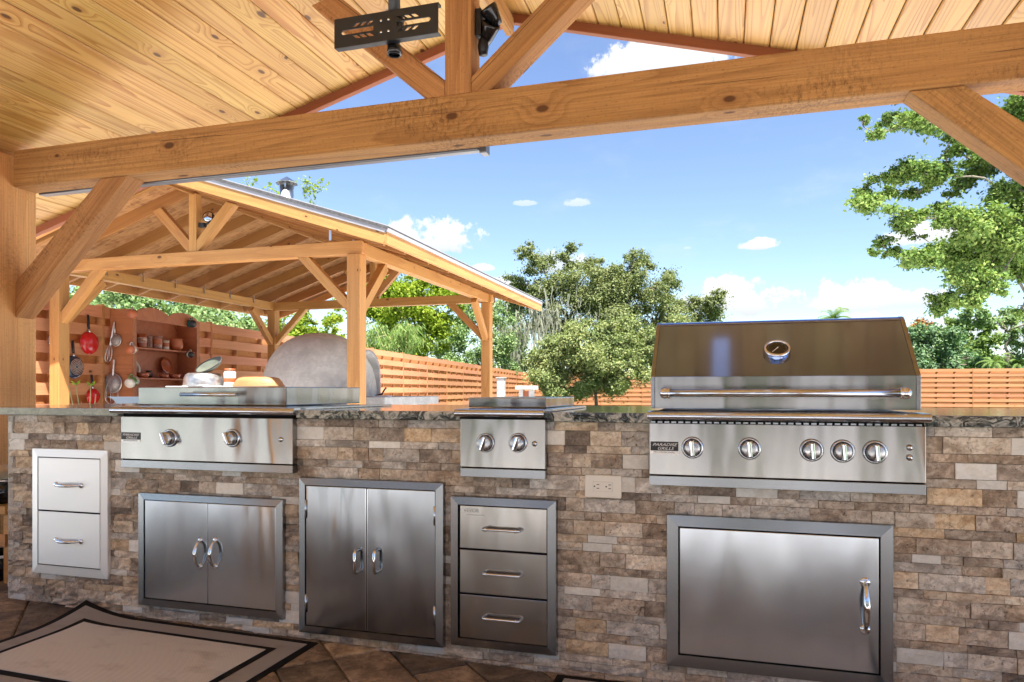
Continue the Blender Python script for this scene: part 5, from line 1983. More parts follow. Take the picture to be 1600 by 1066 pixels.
def whisk(name, label, px, py, w, hgt, tx, ty, plane_p, plane_n):
    c = on(px, py, plane_p + plane_n * 0.07, plane_n)
    t_ = thing(name, label, 'whisk', c)
    e = on(tx, ty, plane_p + plane_n * 0.05, plane_n)
    dpt = (c.x * -SY + c.y * CYW)
    ax = (e - c).normalized()
    sd = plane_n.cross(ax).normalized()
    Lw = hgt * dpt / F
    for k in range(3):
        an = k * pi / 3
        s_ = sd * cos(an) + plane_n * sin(an)
        pts = []
        for i in range(13):
            a = pi * i / 12
            pts.append(c + ax * (Lw / 2 - Lw * sin(a)) + s_ * (cos(a) * w * dpt / F) * (0.25 + 0.75 * sin(a)) * 1.1)
        MB().tube(pts, 0.0035, 6).build('wire', M_zinc, t_)
    MB().tube([c + ax * Lw * 0.45, e], 0.010, 8).build('handle', M_white, t_)


whisk('whisk', 'wire whisk hanging in front of the small sieve', 170, 553, 8, 26, 178.5, 504, SP, -U)
whisk('whisk', 'big balloon whisk hanging over the wide skimmer', 175, 612, 16, 40, 178, 562, SP, -U)


def vessel(name, label, cat, px, pybot, prad, ph, mat, prof='mug', b=0.6, zshelf=None, grp=None, handle=True, mat2=None):
    """pot, mug or bowl standing on a shelf board, placed b of the way out from the back"""
    pl = Ws(0, SD * b, 0)
    c = on(px, pybot, pl, Nn)
    dpt = (c.x * -SY + c.y * CYW)
    R_, H_ = prad * dpt / F, ph * dpt / F
    if zshelf:
        c.z = zshelf + 0.001
    t_ = thing(name, label, cat, c, grp)
    M_ = Matrix.Translation(c)
    P = {'mug': [(0, 0), (R_ * 0.9, 0), (R_ * 0.95, H_ * 0.1), (R_, H_), (R_ * 0.9, H_), (R_ * 0.85, H_ * 0.1), (0, H_ * 0.08)],
         'pot': [(0, 0), (R_ * 0.6, 0), (R_ * 0.95, H_ * 0.3), (R_, H_ * 0.55), (R_ * 0.82, H_ * 0.85), (R_ * 0.9, H_), (R_ * 0.8, H_), (R_ * 0.7, H_ * 0.85), (0, H_ * 0.8)],
         'bowl': [(0, 0), (R_ * 0.6, 0), (R_, H_), (R_ * 0.94, H_), (R_ * 0.55, H_ * 0.15), (0, H_ * 0.12)]}[prof]
    MB().lathe(P, M_, 24).build('body', mat, t_)
    if prof == 'mug' and mat2:
        MB().lathe([(R_ * 0.985, H_ * 0.35), (R_ * 1.01, H_ * 0.4), (R_ * 1.015, H_ * 0.7), (R_ * 0.995, H_ * 0.75)], M_, 24).build('painted_band', mat2, t_)
    if handle and prof != 'bowl':
        hh = []
        for i in range(9):
            a = -pi / 2 + pi * i / 8
            hh.append(c + U * (R_ * 0.93 + R_ * 0.55 * cos(a)) + Vector((0, 0, H_ * (0.55 + 0.3 * sin(a)))))
        MB().tube(hh, R_ * 0.13, 8).build('handle', mat, t_)
    return t_


SZ1, SZ2 = 1.61, 1.185
vessel('mug', 'dark striped mug at the near end of the upper shelf', 'mug', 208, 538, 4.5, 22, M_floral, zshelf=SZ1, mat2=M_cream)
vessel('mug', 'tall terracotta mug with yellow band on the upper shelf', 'mug', 222, 540, 7, 22, M_terraglaze, zshelf=SZ1, mat2=M_floral)
vessel('mug', 'narrow patterned mug beside the tall terracotta one', 'mug', 233, 541, 4.5, 20, M_floral, zshelf=SZ1)
vessel('mug', 'floral patterned jug in the middle of the upper shelf', 'jug', 246, 542, 7, 21, M_floral, zshelf=SZ1, mat2=M_terra)
vessel('mug', 'cream and brown cup beside the round clay pot', 'mug', 259, 543, 5, 15, M_cream, zshelf=SZ1, mat2=M_terra)
vessel('clay_pot', 'round orange clay pot at the far end of the upper shelf', 'pot', 275, 544, 10.5, 19, M_terra, 'pot', zshelf=SZ1)
vessel('clay_bowl', 'wide terracotta bowl at the near end of the lower shelf', 'bowl', 223, 587, 11.5, 8, M_terraglaze, 'bowl', zshelf=SZ2, b=0.75)
vessel('clay_bowl', 'small terracotta bowl in the middle of the lower shelf', 'bowl', 256, 590, 8, 6, M_terraglaze, 'bowl', zshelf=SZ2, b=0.75)
vessel('clay_bowl', 'shallow terracotta bowl at the far end of the lower shelf', 'bowl', 273, 590, 10, 7, M_terraglaze, 'bowl', zshelf=SZ2, b=0.75)
vessel('black_figurine', 'little black pot behind the terracotta bowls', 'pot', 233, 588, 5, 12, M_black, 'pot', zshelf=SZ2, b=0.35)


def plate(name, label, px, py, prad, mat, b=0.2, sx=0.75, mat2=None):
    pl = Ws(0, SD * b, 0)
    c = on(px, py, pl, Nn)
    dpt = (c.x * -SY + c.y * CYW)
    R_ = prad * dpt / F
    t_ = thing(name, label, 'plate', c)
    n_ = (Nn + Vector((0, 0, 0.25))).normalized()
    M_ = frame_of(n_)
    M_.translation = c
    MB().lathe([(0, 0.0), (R_ * 0.65, 0.0), (R_, 0.018), (R_, 0.024), (R_ * 0.65, 0.008), (0, 0.008)], M_, 30).build('dish', mat, t_)
    if mat2:
        MB().lathe([(R_ * 0.82, 0.0175), (R_ * 1.005, 0.0255), (R_ * 1.005, 0.0275), (R_ * 0.82, 0.0195)], M_, 30).build('painted_rim', mat2, t_)


plate('plate', 'patterned grey and cream plate leaning at the near end of the lower shelf', 207, 575, 14, M_floral, mat2=M_cream)
plate('plate', 'round glazed terracotta plate leaning behind the small bowls', 259, 572, 13, M_terraglaze)


def hung_mug(label, px, py, r, l, mat, mat2, dirv):
    c = on(px, py, SFp + Nn * 0.05, Nn)
    dpt = (c.x * -SY + c.y * CYW)
    R_, L_ = r * dpt / F, l * dpt / F
    t_ = thing('mug', label, 'mug', c)
    M_ = frame_of(dirv.normalized())
    M_.translation = c
    MB().lathe([(0, L_ * 0.5), (R_ * 0.88, L_ * 0.5), (R_ * 0.95, L_ * 0.4), (R_, -L_ * 0.5), (R_ * 0.9, -L_ * 0.5), (R_ * 0.86, L_ * 0.4)], M_, 24).build('body', mat, t_)
    MB().lathe([(R_ * 0.99, -L_ * 0.15), (R_ * 1.015, -L_ * 0.1), (R_ * 1.0, L_ * 0.2), (R_ * 0.97, L_ * 0.25)], M_, 24).build('painted_band', mat2, t_)
    hh = []
    for i in range(9):
        a = -pi / 2 + pi * i / 8
        hh.append(M_ @ Vector((0, R_ * 0.92 + R_ * 0.6 * cos(a), L_ * 0.32 * sin(a))))
    MB().tube(hh, R_ * 0.12, 8).build('handle', mat2, t_)
    hk = MB().tube([c + Nn * -0.075 + Vector((0, 0, R_ * 1.4)), c + Nn * -0.02 + Vector((0, 0, R_ * 1.5)), c + Vector((0, 0, R_ * 1.25))], 0.004, 6).build('hook', M_iron, t_)


toc = (Vector((0, 0, CAMZ)) - Ws(0, SD, 1.2)).normalized()
hung_mug('orange and grey mug hanging at the top near corner of the shelf', 207, 491, 7.5, 15, M_terra, M_mesh, toc + Vector((0.2, -0.4, -0.2)))
hung_mug('orange and cream mug hanging below the upper shelf edge', 206, 546, 7, 15, M_terra, M_cream, toc + Vector((-0.4, -0.1, -0.1)))
hung_mug('green and white striped mug hanging at the lower near corner', 206, 597, 8, 17, M_cream, M_green, toc + Vector((-0.5, -0.1, -0.3)))
hung_mug('dark teal mug hanging at the top far corner of the shelf', 299, 506, 6, 11, M_black, M_teal, toc + Vector((0.8, 0.3, -0.1)))
hung_mug('black and white cup hanging on the far edge of the shelf', 297, 554, 5, 10, M_black, M_cream, toc + Vector((0.8, 0.1, -0.2)))

# prep table in the pavilion with the stack of cookware
td = 7.7
tz = 1.0
ta, tb_ = dep(252, 605, td), dep(432, 605, td)
prep = thing('prep_table', 'pale stone topped prep table in the pavilion behind the griddle lid', 'table', ((ta.x + tb_.x) / 2, (ta.y + tb_.y) / 2, 0))
Lt = (tb_ - ta)
Lt.z = 0
ut = Lt.normalized()
vt = Vector((-ut.y, ut.x, 0))


def tbox(name, a0, a1, b0, b1, c0, c1, mat, parent, bevel=0.004):
    q = [Vector((ta.x, ta.y, 0)) + ut * a + vt * b + Vector((0, 0, c)) for c in (c0, c1) for a, b in ((a0, b0), (a1, b0), (a1, b1), (a0, b1))]
    return MB().add(q, [(3, 2, 1, 0), (4, 5, 6, 7), (0, 1, 5, 4), (1, 2, 6, 5), (2, 3, 7, 6), (3, 0, 4, 7)]).build(name, mat, parent, bevel=bevel)


LL = Lt.length
tbox('top', -0.1, LL + 0.15, -0.05, 0.62, 0.985, tz + 0.02, M_conc, prep)
for a in (0.0, LL):
    for b_ in (0.0, 0.5):
        tbox('leg', a, a + 0.06, b_, b_ + 0.06, 0.0, 0.9845, M_iron, prep)


def ontable(px, z_=1.021, b_=0.25):
    d_ = ray(px, 600)
    p = dep(px, 600, td + b_)
    return Vector((p.x, p.y, z_))


bd1 = thing('marble_board', 'white marble board under the upturned pan', 'board', ontable(300))
wpx = td / F
tbox('slab', 0.02, 105 * wpx, 0.05, 0.40, 1.0205, 1.052, M_white, bd1)
bd2 = thing('marble_board', 'thin grey board beside the wooden dough bowl', 'board', ontable(390))
tbox('slab', 106.5 * wpx, 165 * wpx, 0.04, 0.42, 1.0205, 1.046, M_conc, bd2)
p = ontable(318, 1.053)
pt = thing('aluminium_pan', 'dull aluminium pan upside down on the white board', 'pan', p)
MB().lathe([(0.212, 0.0), (0.212, 0.02), (0.205, 0.08), (0.188, 0.125), (0.16, 0.145), (0, 0.148)], Matrix.Translation(p), 32).build('body', M_dull, pt)
MB().lathe([(0.208, 0.0005), (0.22, 0.0005), (0.22, 0.01), (0.208, 0.012)], Matrix.Translation(p), 32).build('rim', M_dull, pt)
p2 = p + Vector((0.03, 0.02, 0.149))
ty = thing('enamel_tray', 'sage green and pink tray tilted on top of the upturned pan', 'tray', p2)
Mt = Matrix.Translation(p2 + Vector((0.05, 0, 0.065))) @ Matrix.Rotation(-0.28, 4, 'Y') @ Matrix.Rotation(0.75, 4, 'X')
MB().lathe([(0, 0.0), (0.13, 0.0), (0.17, 0.035), (0.175, 0.035), (0.135, -0.006), (0, -0.006)], Mt, 28, sx=1.0, sy=0.66).build('dish', M_sage, ty)
MB().lathe([(0.166, 0.034), (0.18, 0.034), (0.18, 0.04), (0.166, 0.04)], Mt, 28, sx=1.0, sy=0.66).build('rim', M_iron, ty)
p = ontable(359, 1.053)
jr = thing('preserve_jar', 'glass jar with orange and white contents beside the upturned pan', 'jar', p)
MB().lathe([(0, 0), (0.062, 0.0), (0.066, 0.015), (0.066, 0.15), (0.055, 0.17), (0.055, 0.185), (0, 0.185)], Matrix.Translation(p), 24).build('body', M_cream, jr)
MB().lathe([(0.0662, 0.045), (0.0672, 0.05), (0.0672, 0.085), (0.0662, 0.09)], Matrix.Translation(p), 24).build('painted_band', M_terra, jr)
MB().lathe([(0.056, 0.172), (0.06, 0.172), (0.06, 0.195), (0, 0.197)], Matrix.Translation(p), 24).build('jar_lid', M_terra, jr)
p = ontable(404, 1.047, 0.22)
db = thing('dough_bowl', 'long shallow wooden dough bowl turned over beside the boards', 'bowl', p)
Md = Matrix.Translation(p) @ Matrix.Rotation(math.atan2(ut.y, ut.x), 4, 'Z')
MB().lathe([(1.0, 0.0), (0.99, 0.012), (0.90, 0.06), (0.78, 0.095), (0.6, 0.108), (0, 0.112)], Md @ Matrix.Diagonal((0.285, 0.17, 1.0, 1)), 36).build('body', M_dough, db)
MB().lathe([(0.985, 0.0005), (1.025, 0.0005), (1.025, 0.014), (0.985, 0.016)], Md @ Matrix.Diagonal((0.285, 0.17, 1.0, 1)), 36).build('rim', M_dough, db)

# blue-grey plastic chair behind the counter
cc = dep(238, 620, 6.4)
ch = thing('garden_chair', 'blue grey plastic chair with rounded back behind the counter', 'chair', (cc.x, cc.y, 0))
Mc = Matrix.Translation((cc.x, cc.y, 0)) @ Matrix.Rotation(0.3, 4, 'Z')


def cbox(nm, lo, hi, mat, bev=0.012):
    mb = MB().box(lo, hi)
    mb.v = [tuple(Mc @ Vector(v)) for v in mb.v]
    return mb.build(nm, mat, ch, bevel=bev)


bp = [(-0.235, 0.46), (0.235, 0.46), (0.25, 0.86)] + [(0.25 - 0.09 * (1 - cos(pi / 2 * i / 6)), 0.86 + 0.09 * sin(pi / 2 * i / 6)) for i in range(1, 7)] + [(-0.16 - 0.09 * (1 - cos(pi / 2 - pi / 2 * i / 6)) + 0.0, 0.86 + 0.09 * cos(pi / 2 * i / 6)) for i in range(0, 7)]
poly = [Mc @ Vector((x, -0.24 - (z_ - 0.46) * 0.12, z_)) for x, z_ in bp]
MB().prism(poly, Mc.to_3x3() @ Vector((0, 0.022, 0))).build('backrest', M_slate, ch, bevel=0.008)
cbox('seat', (-0.235, -0.215, 0.42), (0.235, 0.24, 0.45), M_slate)
for sx in (-1, 1):
    for sy_ in (-1, 1):
        cbox('leg', (sx * 0.20 - 0.018, sy_ * 0.19 - 0.018 + 0.01, -0.002), (sx * 0.20 + 0.018, sy_ * 0.19 + 0.018 + 0.01, 0.4195), M_slate, 0.004)

# young plant with thin stems behind the counter
pb = dep(135, 640, 5.4)
pp = thing('potted_seedling', 'young plant with thin pale stems and bright leaf tufts behind the counter', 'plant', (pb.x, pb.y, 0))
MB().lathe([(0, 0.0), (0.12, 0.0), (0.17, 0.3), (0.18, 0.32), (0.16, 0.32), (0.15, 0.28), (0, 0.27)], Matrix.Translation((pb.x, pb.y, -0.002)), 24).build('pot', M_terra, pp)
lv = MB()
for (tx, ty_, bx_) in ((118, 600, 131), (142, 601, 136), (150, 616, 139), (107, 602, 128), (127, 628, 133)):
    tip = dep(tx, ty_, 5.4)
    b0 = Vector((pb.x + (bx_ - 135) * 0.005, pb.y, 0.27))
    mid = (tip + b0) / 2 + Vector((random.uniform(-.03, .03), 0, 0.12))
    pts = [b0.lerp(mid, i / 4) for i in range(4)] + [mid.lerp(tip, i / 4) for i in range(5)]
    MB().tube(pts, [0.006 - 0.0004 * i for i in range(9)], 6).build('stem', M_stem, pp)
    if tx in (118, 142):
        for k in range(9):
            an = 2 * pi * k / 9
            d_ = Vector((cos(an), 0.4 * sin(an), 0.25 + 0.35 * sin(an * 2)))
            sd = Vector((-sin(an), 0.3, cos(an))) * 0.010
            lv.add([tip, tip + d_ * 0.02 + sd, tip + d_ * 0.048, tip + d_ * 0.02 - sd], [(0, 1, 2, 3)])
lv.build('leaves', M_lime, pp)

# ------------------------------------------------------------------ house and yard behind the photographer (doors and columns set out for bands mirrored in the steel)
M_stucco = plain('grey_stucco', (0.50, 0.485, 0.46), 0.9, var=0.08, bump=0.004, bscale=120)
M_glass = plain('dark_window_glass', (0.015, 0.018, 0.02), 0.05, var=0.1, spec=0.8)
M_iron_dark = plain('dark_door_paint', (0.06, 0.055, 0.05), 0.5, var=0.15)
M_iron_dark = plain('dark_door_paint', (0.06, 0.055, 0.05), 0.5, var=0.15)
HX0, HX1, HY = -9.4, 11.0, -7.2
house = thing('house', 'single storey grey house with dark glass doors and white columns behind the deck', 'house', (2, HY, 0))
MB().box((HX0, HY - 6, -0.05), (HX1, HY, 2.9)).build('wall', M_stucco, house)
MB().prism([(HX0 - 0.5, HY - 6.5, 2.9005), (HX0 - 0.5, HY + 1.0, 2.9005), (HX0 - 0.5, HY + 1.0, 3.08), (HX0 - 0.5, HY - 3, 4.4), (HX0 - 0.5, HY - 6.5, 3.08)], (HX1 - HX0 + 1, 0, 0)).build('roof', M_shingle, house)
for xa, wd in ((-8.6, 2.3), (-5.9, 1.6), (-3.2, 1.6), (-0.12, 0.95), (2.1, 0.8), (3.6, 2.4)):  # unseen dark doors, placed for dark bands in the steel
    w_ = MB().box((xa - 0.05, HY + 0.001, 0.0), (xa + wd + 0.05, HY + 0.06, 2.25)).build('sliding_door', M_iron_dark, house, bevel=0.01)
    for kx2 in (0, 1):
        MB().box((xa + 0.04 + kx2 * wd / 2, HY + 0.0605, 0.12), (xa + wd / 2 - 0.04 + kx2 * wd / 2, HY + 0.068, 2.17)).build('pane', M_glass, w_)
for xa in (-3.75, -0.85, 1.15, 6.5):  # unseen white columns, added for bright bands in the steel
    MB().box((xa, HY + 0.45, -0.02), (xa + 0.5, HY + 0.8, 2.895)).build('column', M_white, house, bevel=0.01)


# ------------------------------------------------------------------ trees
def leaf_cloud(name, centres, radii, n, size, mat, parent, squash=0.75, seed=1, droop=0.0, clump=0.0):
    """many small bent leaves gathered in clumps"""
    rs = np.random.RandomState(seed)
    centres = np.asarray(centres, float)
    radii = np.asarray(radii, float)
    w = radii ** 2
    idx = rs.choice(len(centres), n, p=w / w.sum())
    v = rs.normal(size=(n, 3))
    v /= np.linalg.norm(v, axis=1)[:, None]
    rr = np.abs(rs.normal(0, 0.55, n)) + 0.12
    pos = centres[idx] + v * (radii[idx] * rr)[:, None] * np.array([1, 1, squash])
    nrm = v * 0.7 + rs.normal(size=(n, 3)) * 0.8 + np.array([0, 0, 0.75])
    nrm /= np.linalg.norm(nrm, axis=1)[:, None]
    a = np.cross(nrm, rs.normal(size=(n, 3)))
    a /= np.linalg.norm(a, axis=1)[:, None] + 1e-9
    b = np.cross(nrm, a)
    s = size * rs.uniform(0.6, 1.35, n)[:, None]
    a = a * s
    b = b * s * 0.55
    up = nrm * s * 0.18
    V = np.empty((n, 4, 3))
    V[:, 0] = pos - a
    V[:, 1] = pos - b + up
    V[:, 2] = pos + a
    V[:, 3] = pos + b + up
    return quads(name, V.reshape(-1, 3), mat, parent)


def quads(name, V, mat, parent, kind=None):
    n = len(V) // 4
    me = bpy.data.meshes.new(name)
    me.vertices.add(n * 4)
    me.vertices.foreach_set('co', V.astype(np.float32).ravel())
    me.loops.add(n * 4)
    me.loops.foreach_set('vertex_index', np.arange(n * 4, dtype=np.int32))
    me.polygons.add(n)
    me.polygons.foreach_set('loop_start', np.arange(0, n * 4, 4, dtype=np.int32))
    me.polygons.foreach_set('loop_total', np.full(n, 4, dtype=np.int32))
    me.update(calc_edges=True)
    me.validate()
    return link(name, me, mat, parent, kind)


def limb(mb, p, q, r0, r1, rs, wob=0.08, segs=7, n=7):
    p, q = Vector(p), Vector(q)
    L = (q - p).length
    pts, rr = [], []
    o1 = Vector(rs.normal(size=3)) * L * wob
    o2 = Vector(rs.normal(size=3)) * L * wob * 0.5
    for i in range(n + 1):
        s = i / n
        pts.append(p.lerp(q, s) + o1 * sin(pi * s) + o2 * sin(2 * pi * s) + Vector((0, 0, L * 0.06 * sin(pi * s))))
        rr.append(r0 + (r1 - r0) * s)
    mb.tube(pts, rr, segs)
    return pts


def tree(name, label, base, blobs, leaf, nleaf, size, trunk_r, bark, seed, fork=0.35, sub=9, subr=0.34, group=None, cat='tree', squash=0.7, trunk_top=None, lean=(0, 0), twig=True, lf=0.36):
    """blobs: (centre, radius) masses of the crown; each is filled with smaller clumps at the ends of limbs"""
    rs = np.random.RandomState(seed)
    base = Vector(base)
    t_ = thing(name, label, cat, base, group)
    cen = sum((Vector(b[0]) for b in blobs), Vector()) / len(blobs)
    tt = Vector(trunk_top) if trunk_top else Vector((base.x + (cen.x - base.x) * 0.5, base.y + (cen.y - base.y) * 0.5, base.z + (cen.z - base.z) * fork * 2))
    mb = MB()
    pts = limb(mb, base, tt, trunk_r, trunk_r * 0.62, rs, 0.03, 10)
    cs, rads = [], []
    hubs = [(pts[-1], trunk_r * lf, 0.0), (pts[len(pts) * 2 // 3], trunk_r * lf, 0.0)]
    for c, r in sorted(((Vector(b[0]), b[1]) for b in blobs), key=lambda q: (q[0] - tt).length):
        hub = min(hubs, key=lambda h: (h[0] - c).length + 0.30 * h[2])
        r0 = hub[1]
        r1 = max(r0 * 0.62, trunk_r * 0.05)
        lp = limb(mb, hub[0], c, r0, r1, rs, 0.09)
        hubs.append((lp[-1], r1, hub[2] + (hub[0] - c).length))
        for k in range(sub):
            if k % 4 == 3:
                # leaves along the limb itself
                q = lp[int(rs.uniform(0.35, 1.0) * (len(lp) - 1))]
                cc_ = q + Vector(rs.normal(size=3)) * r * 0.3
            else:
                v = Vector(rs.normal(size=3)).normalized()
                cc_ = c + Vector((v.x, v.y, v.z * squash)) * r * (0.35 + 0.7 * rs.rand())
            cs.append(cc_)
            rads.append(r * subr * rs.uniform(0.55, 1.3))
            if twig and k % 2 == 0:
                limb(mb, lp[int(len(lp) * (0.5 + 0.45 * rs.rand()))], cc_, r1 * 0.5, r1 * 0.15, rs, 0.12, 5, 4)
    mb.build('trunk', bark, t_)
    leaf_cloud('crown', cs, rads, nleaf, size, leaf, t_, squash, seed + 5)
    return t_


def D(px, py, d):
    return dep(px, py, d)


# big live oak with hanging moss beyond the back fence
dO = 46.0
ob = [((px, py), r) for px, py, r in [(845, 415, 1.25), (880, 410, 1.1), (905, 445, 1.7), (850, 455, 1.6), (815, 470, 1.3), (935, 470, 2.0), (985, 430, 1.25), (990, 405, 0.8),
                                       (1015, 450, 1.4), (1045, 440, 1.0), (960, 500, 2.0), (890, 500, 1.9), (835, 500, 1.5), (1030, 485, 1.6), (1075, 475, 1.1), (1100, 500, 1.4),
                                       (820, 395, 0.75), (895, 385, 0.55), (1065, 520, 1.6), (1000, 525, 1.8), (1110, 470, 0.9), (925, 415, 0.9), (1010, 415, 0.8), (950, 452, 1.5), (968, 465, 1.6), (928, 440, 1.2), (955, 425, 0.7), (1120, 462, 0.55), (800, 445, 0.8)]]
rsO = np.random.RandomState(3)
blobs = []
for (pxy, r) in ob:
    blobs.append((D(pxy[0], pxy[1], dO + rsO.uniform(-1.8, 1.8)), r))
bO = D(925, 640, dO)
oak = tree('oak_tree', 'spreading dark green oak hung with moss standing beyond the fence between pavilion and grill', (bO.x, bO.y, 0), blobs, M_oak, 130000, 0.075, 0.4, M_bark, 21,
           sub=16, subr=0.46, squash=0.72, lf=0.42, trunk_top=D(925, 545, dO))
# moss strands
rs = np.random.RandomState(8)
strands = []
for (px, py, n_, ln) in ((845, 495, 90, 2.6), (865, 480, 50, 1.6), (780, 500, 60, 3.2), (835, 505, 60, 1.9), (815, 500, 45, 2.2), (850, 500, 50, 1.8), (800, 520, 55, 3.0), (870, 500, 25, 1.2), (895, 505, 35, 1.2), (920, 495, 25, 1.0), (945, 500, 25, 1.0), (795, 560, 35, 2.6), (1008, 530, 18, 1.6), (990, 480, 14, 0.8)):
    for k in range(n_):
        p = D(px + rs.normal() * 15, py + rs.normal() * 20, dO - 2.2 + rs.uniform(-1, 1))
        L = ln * rs.uniform(0.2, 0.95)
        w_ = rs.uniform(0.015, 0.055)
        dx = rs.normal() * 0.12
        a = rs.uniform(0, pi)
        sx_, sy_ = cos(a) * w_, sin(a) * w_
        nseg = 4
        for s in range(nseg):
            z0_, z1_ = p.z - L * s / nseg, p.z - L * (s + 1) / nseg
            w0, w1 = 1 - 0.8 * (s / nseg) ** 1.5, 1 - 0.8 * ((s + 1) / nseg) ** 1.5
            o0, o1 = dx * (s / nseg) ** 2 + 0.05 * sin(s * 2.1 + k), dx * ((s + 1) / nseg) ** 2 + 0.05 * sin((s + 1) * 2.1 + k)
            strands += [(p.x + o0 - sx_ * w0, p.y - sy_ * w0, z0_), (p.x + o0 + sx_ * w0, p.y + sy_ * w0, z0_), (p.x + o1 + sx_ * w1, p.y + sy_ * w1, z1_), (p.x + o1 - sx_ * w1, p.y - sy_ * w1, z1_)]
quads('hanging_moss', np.array(strands), M_moss, oak)

# round bush inside the yard, before the fence corner
dB = 27.0
bl_ = []
for px, py, r in [(850, 590, 0.75), (890, 570, 0.95), (935, 575, 0.95), (975, 585, 0.75), (870, 545, 0.8), (915, 540, 0.9), (960, 545, 0.85), (1000, 560, 0.7), (1015, 535, 0.6), (900, 515, 0.6),
                  (945, 515, 0.6), (985, 515, 0.6), (1040, 525, 0.55), (1045, 550, 0.45), (840, 565, 0.55), (905, 605, 0.6), (865, 615, 0.45), (1060, 512, 0.5), (1090, 512, 0.4)]:
    bl_.append((D(px, py, dB + random.uniform(-0.9, 0.9)), r))
bB = D(935, 640, dB)
tree('bush_tree', 'broad round yellow-green bush tree standing in the yard before the corner of the fences', (bB.x, bB.y, -0.05), bl_, M_bush, 110000, 0.05, 0.08, M_bark, 33, sub=16, subr=0.46, squash=0.75, cat='bush',
     trunk_top=D(930, 612, dB))

# big tree reaching in from the right
dR = 15.0
bR = D(1760, 640, dR)
tr = []
for px, py, r in [(1385, 190, 0.20), (1420, 190, 0.34), (1455, 190, 0.36), (1490, 205, 0.30), (1350, 185, 0.12), (1370, 210, 0.16), (1405, 155, 0.18), (1435, 150, 0.15), (1500, 235, 0.22), (1520, 250, 0.25),
                  (1350, 320, 0.32), (1345, 300, 0.22), (1385, 300, 0.20), (1400, 275, 0.30), (1435, 270, 0.30), (1460, 280, 0.24), (1425, 300, 0.22), (1480, 262, 0.2), (1505, 285, 0.26), (1535, 270, 0.30),
                  (1560, 300, 0.30), (1430, 340, 0.28), (1410, 350, 0.22), (1375, 378, 0.20), (1390, 395, 0.18), (1365, 395, 0.13), (1470, 330, 0.32), (1500, 340, 0.42), (1540, 350, 0.50), (1580, 350, 0.5),
                  (1440, 400, 0.32), (1475, 400, 0.40), (1510, 395, 0.45), (1550, 410, 0.5), (1590, 420, 0.5), (1425, 410, 0.22), (1500, 430, 0.35), (1530, 445, 0.35), (1480, 465, 0.30), (1510, 470, 0.28), (1470, 485, 0.22),
                  (1555, 450, 0.22), (1592, 488, 0.12), (1590, 380, 0.5), (1560, 375, 0.45), (1620, 330, 0.6), (1640, 400, 0.6), (1580, 190, 0.5), (1595, 160, 0.4), (1630, 220, 0.8), (1680, 300, 1.0), (1690, 400, 0.6), (1700, 180, 1.0), (1590, 240, 0.35)]:
    tr.append((D(px, py, dR + random.uniform(-0.8, 0.8)), r))
tree('shade_tree', 'large leafy green tree reaching into the sky from the right, pale limbs showing', (bR.x, bR.y, -0.05), tr, M_right, 170000, 0.042, 0.20, M_bark2, 44, sub=12, subr=0.62, squash=0.62, lf=0.45, trunk_top=D(1690, 300, dR))

# trees beyond the side fence
def quick(name, label, spec, d, leaf, n, size, seed, group=None, sub=10, subr=0.4, jit=1.0, bark=M_bark, tr_r=0.16, squash=0.8):
    bl2 = [(D(px, py, d + random.uniform(-jit, jit)), r) for px, py, r in spec]
    bx_ = sum(s[0] for s in spec) / len(spec)
    b_ = D(bx_, 640, d)
    return tree(name, label, (b_.x, b_.y, -0.05), bl2, leaf, n, size, tr_r, bark, seed, sub=sub, subr=subr, squash=squash, group=group)


quick('lime_tree', 'bright yellow-green tree seen through the open side of the pavilion', [(610, 450, 1.1), (640, 440, 1.22), (675, 445, 1.1), (600, 490, 1.22), (640, 490, 1.47), (680, 480, 1.34), (620, 530, 1.34), (665, 530, 1.34), (700, 450, 0.86), (590, 440, 0.86), (655, 560, 1.22), (600, 560, 1.22), (560, 470, 1.1), (715, 470, 0.73), (520, 560, 1.22)], 33, M_lime, 30000, 0.085, 51)
quick('olive_tree', 'soft grey-green tree right of the lime tree beyond the side fence', [(700, 520, 1.37), (735, 510, 1.5), (760, 540, 1.64), (720, 550, 1.64), (780, 500, 1.23), (680, 555, 1.23), (755, 490, 1.09), (750, 575, 1.64), (700, 575, 1.5), (785, 555, 1.37), (725, 485, 0.96)], 41, M_pale, 26000, 0.075, 52)
quick('pale_tree', 'pale thin tree behind the far pavilion post, hung with moss', [(795, 500, 1.4), (815, 530, 1.16), (790, 540, 1.4), (775, 470, 1.05), (810, 480, 1.05), (800, 575, 1.4), (825, 560, 1.05)], 50, M_pale, 12000, 0.10, 53)
quick('sparse_tree', 'thin tree with scattered leaves rising behind the flue pipe', [(390, 283, 0.35), (412, 295, 0.35), (480, 300, 0.55), (490, 320, 0.5), (450, 335, 0.6), (500, 292, 0.35), (478, 285, 0.3), (430, 310, 0.5), (495, 345, 0.6)], 25, M_lime, 750, 0.06, 54, subr=0.5, tr_r=0.04)
quick('dappled_tree', 'loose green tree behind the fence above the shelf', [(140, 478, 0.7), (190, 482, 0.8), (240, 492, 0.8), (280, 498, 0.8), (320, 505, 0.7), (350, 500, 0.7), (120, 470, 0.7), (385, 512, 0.6), (215, 462, 0.7), (300, 482, 0.7), (90, 470, 0.7), (60, 480, 0.7)], 17.5, M_pale, 30000, 0.055, 55, tr_r=0.1)
quick('young_tree', 'small leafy tree between the back posts of the pavilion', [(455, 505, 0.7), (470, 530, 0.6), (440, 520, 0.5), (500, 515, 0.6), (515, 540, 0.6), (480, 495, 0.35), (435, 540, 0.5), (530, 500, 0.5)], 26, M_lime, 5200, 0.075, 56, tr_r=0.08)
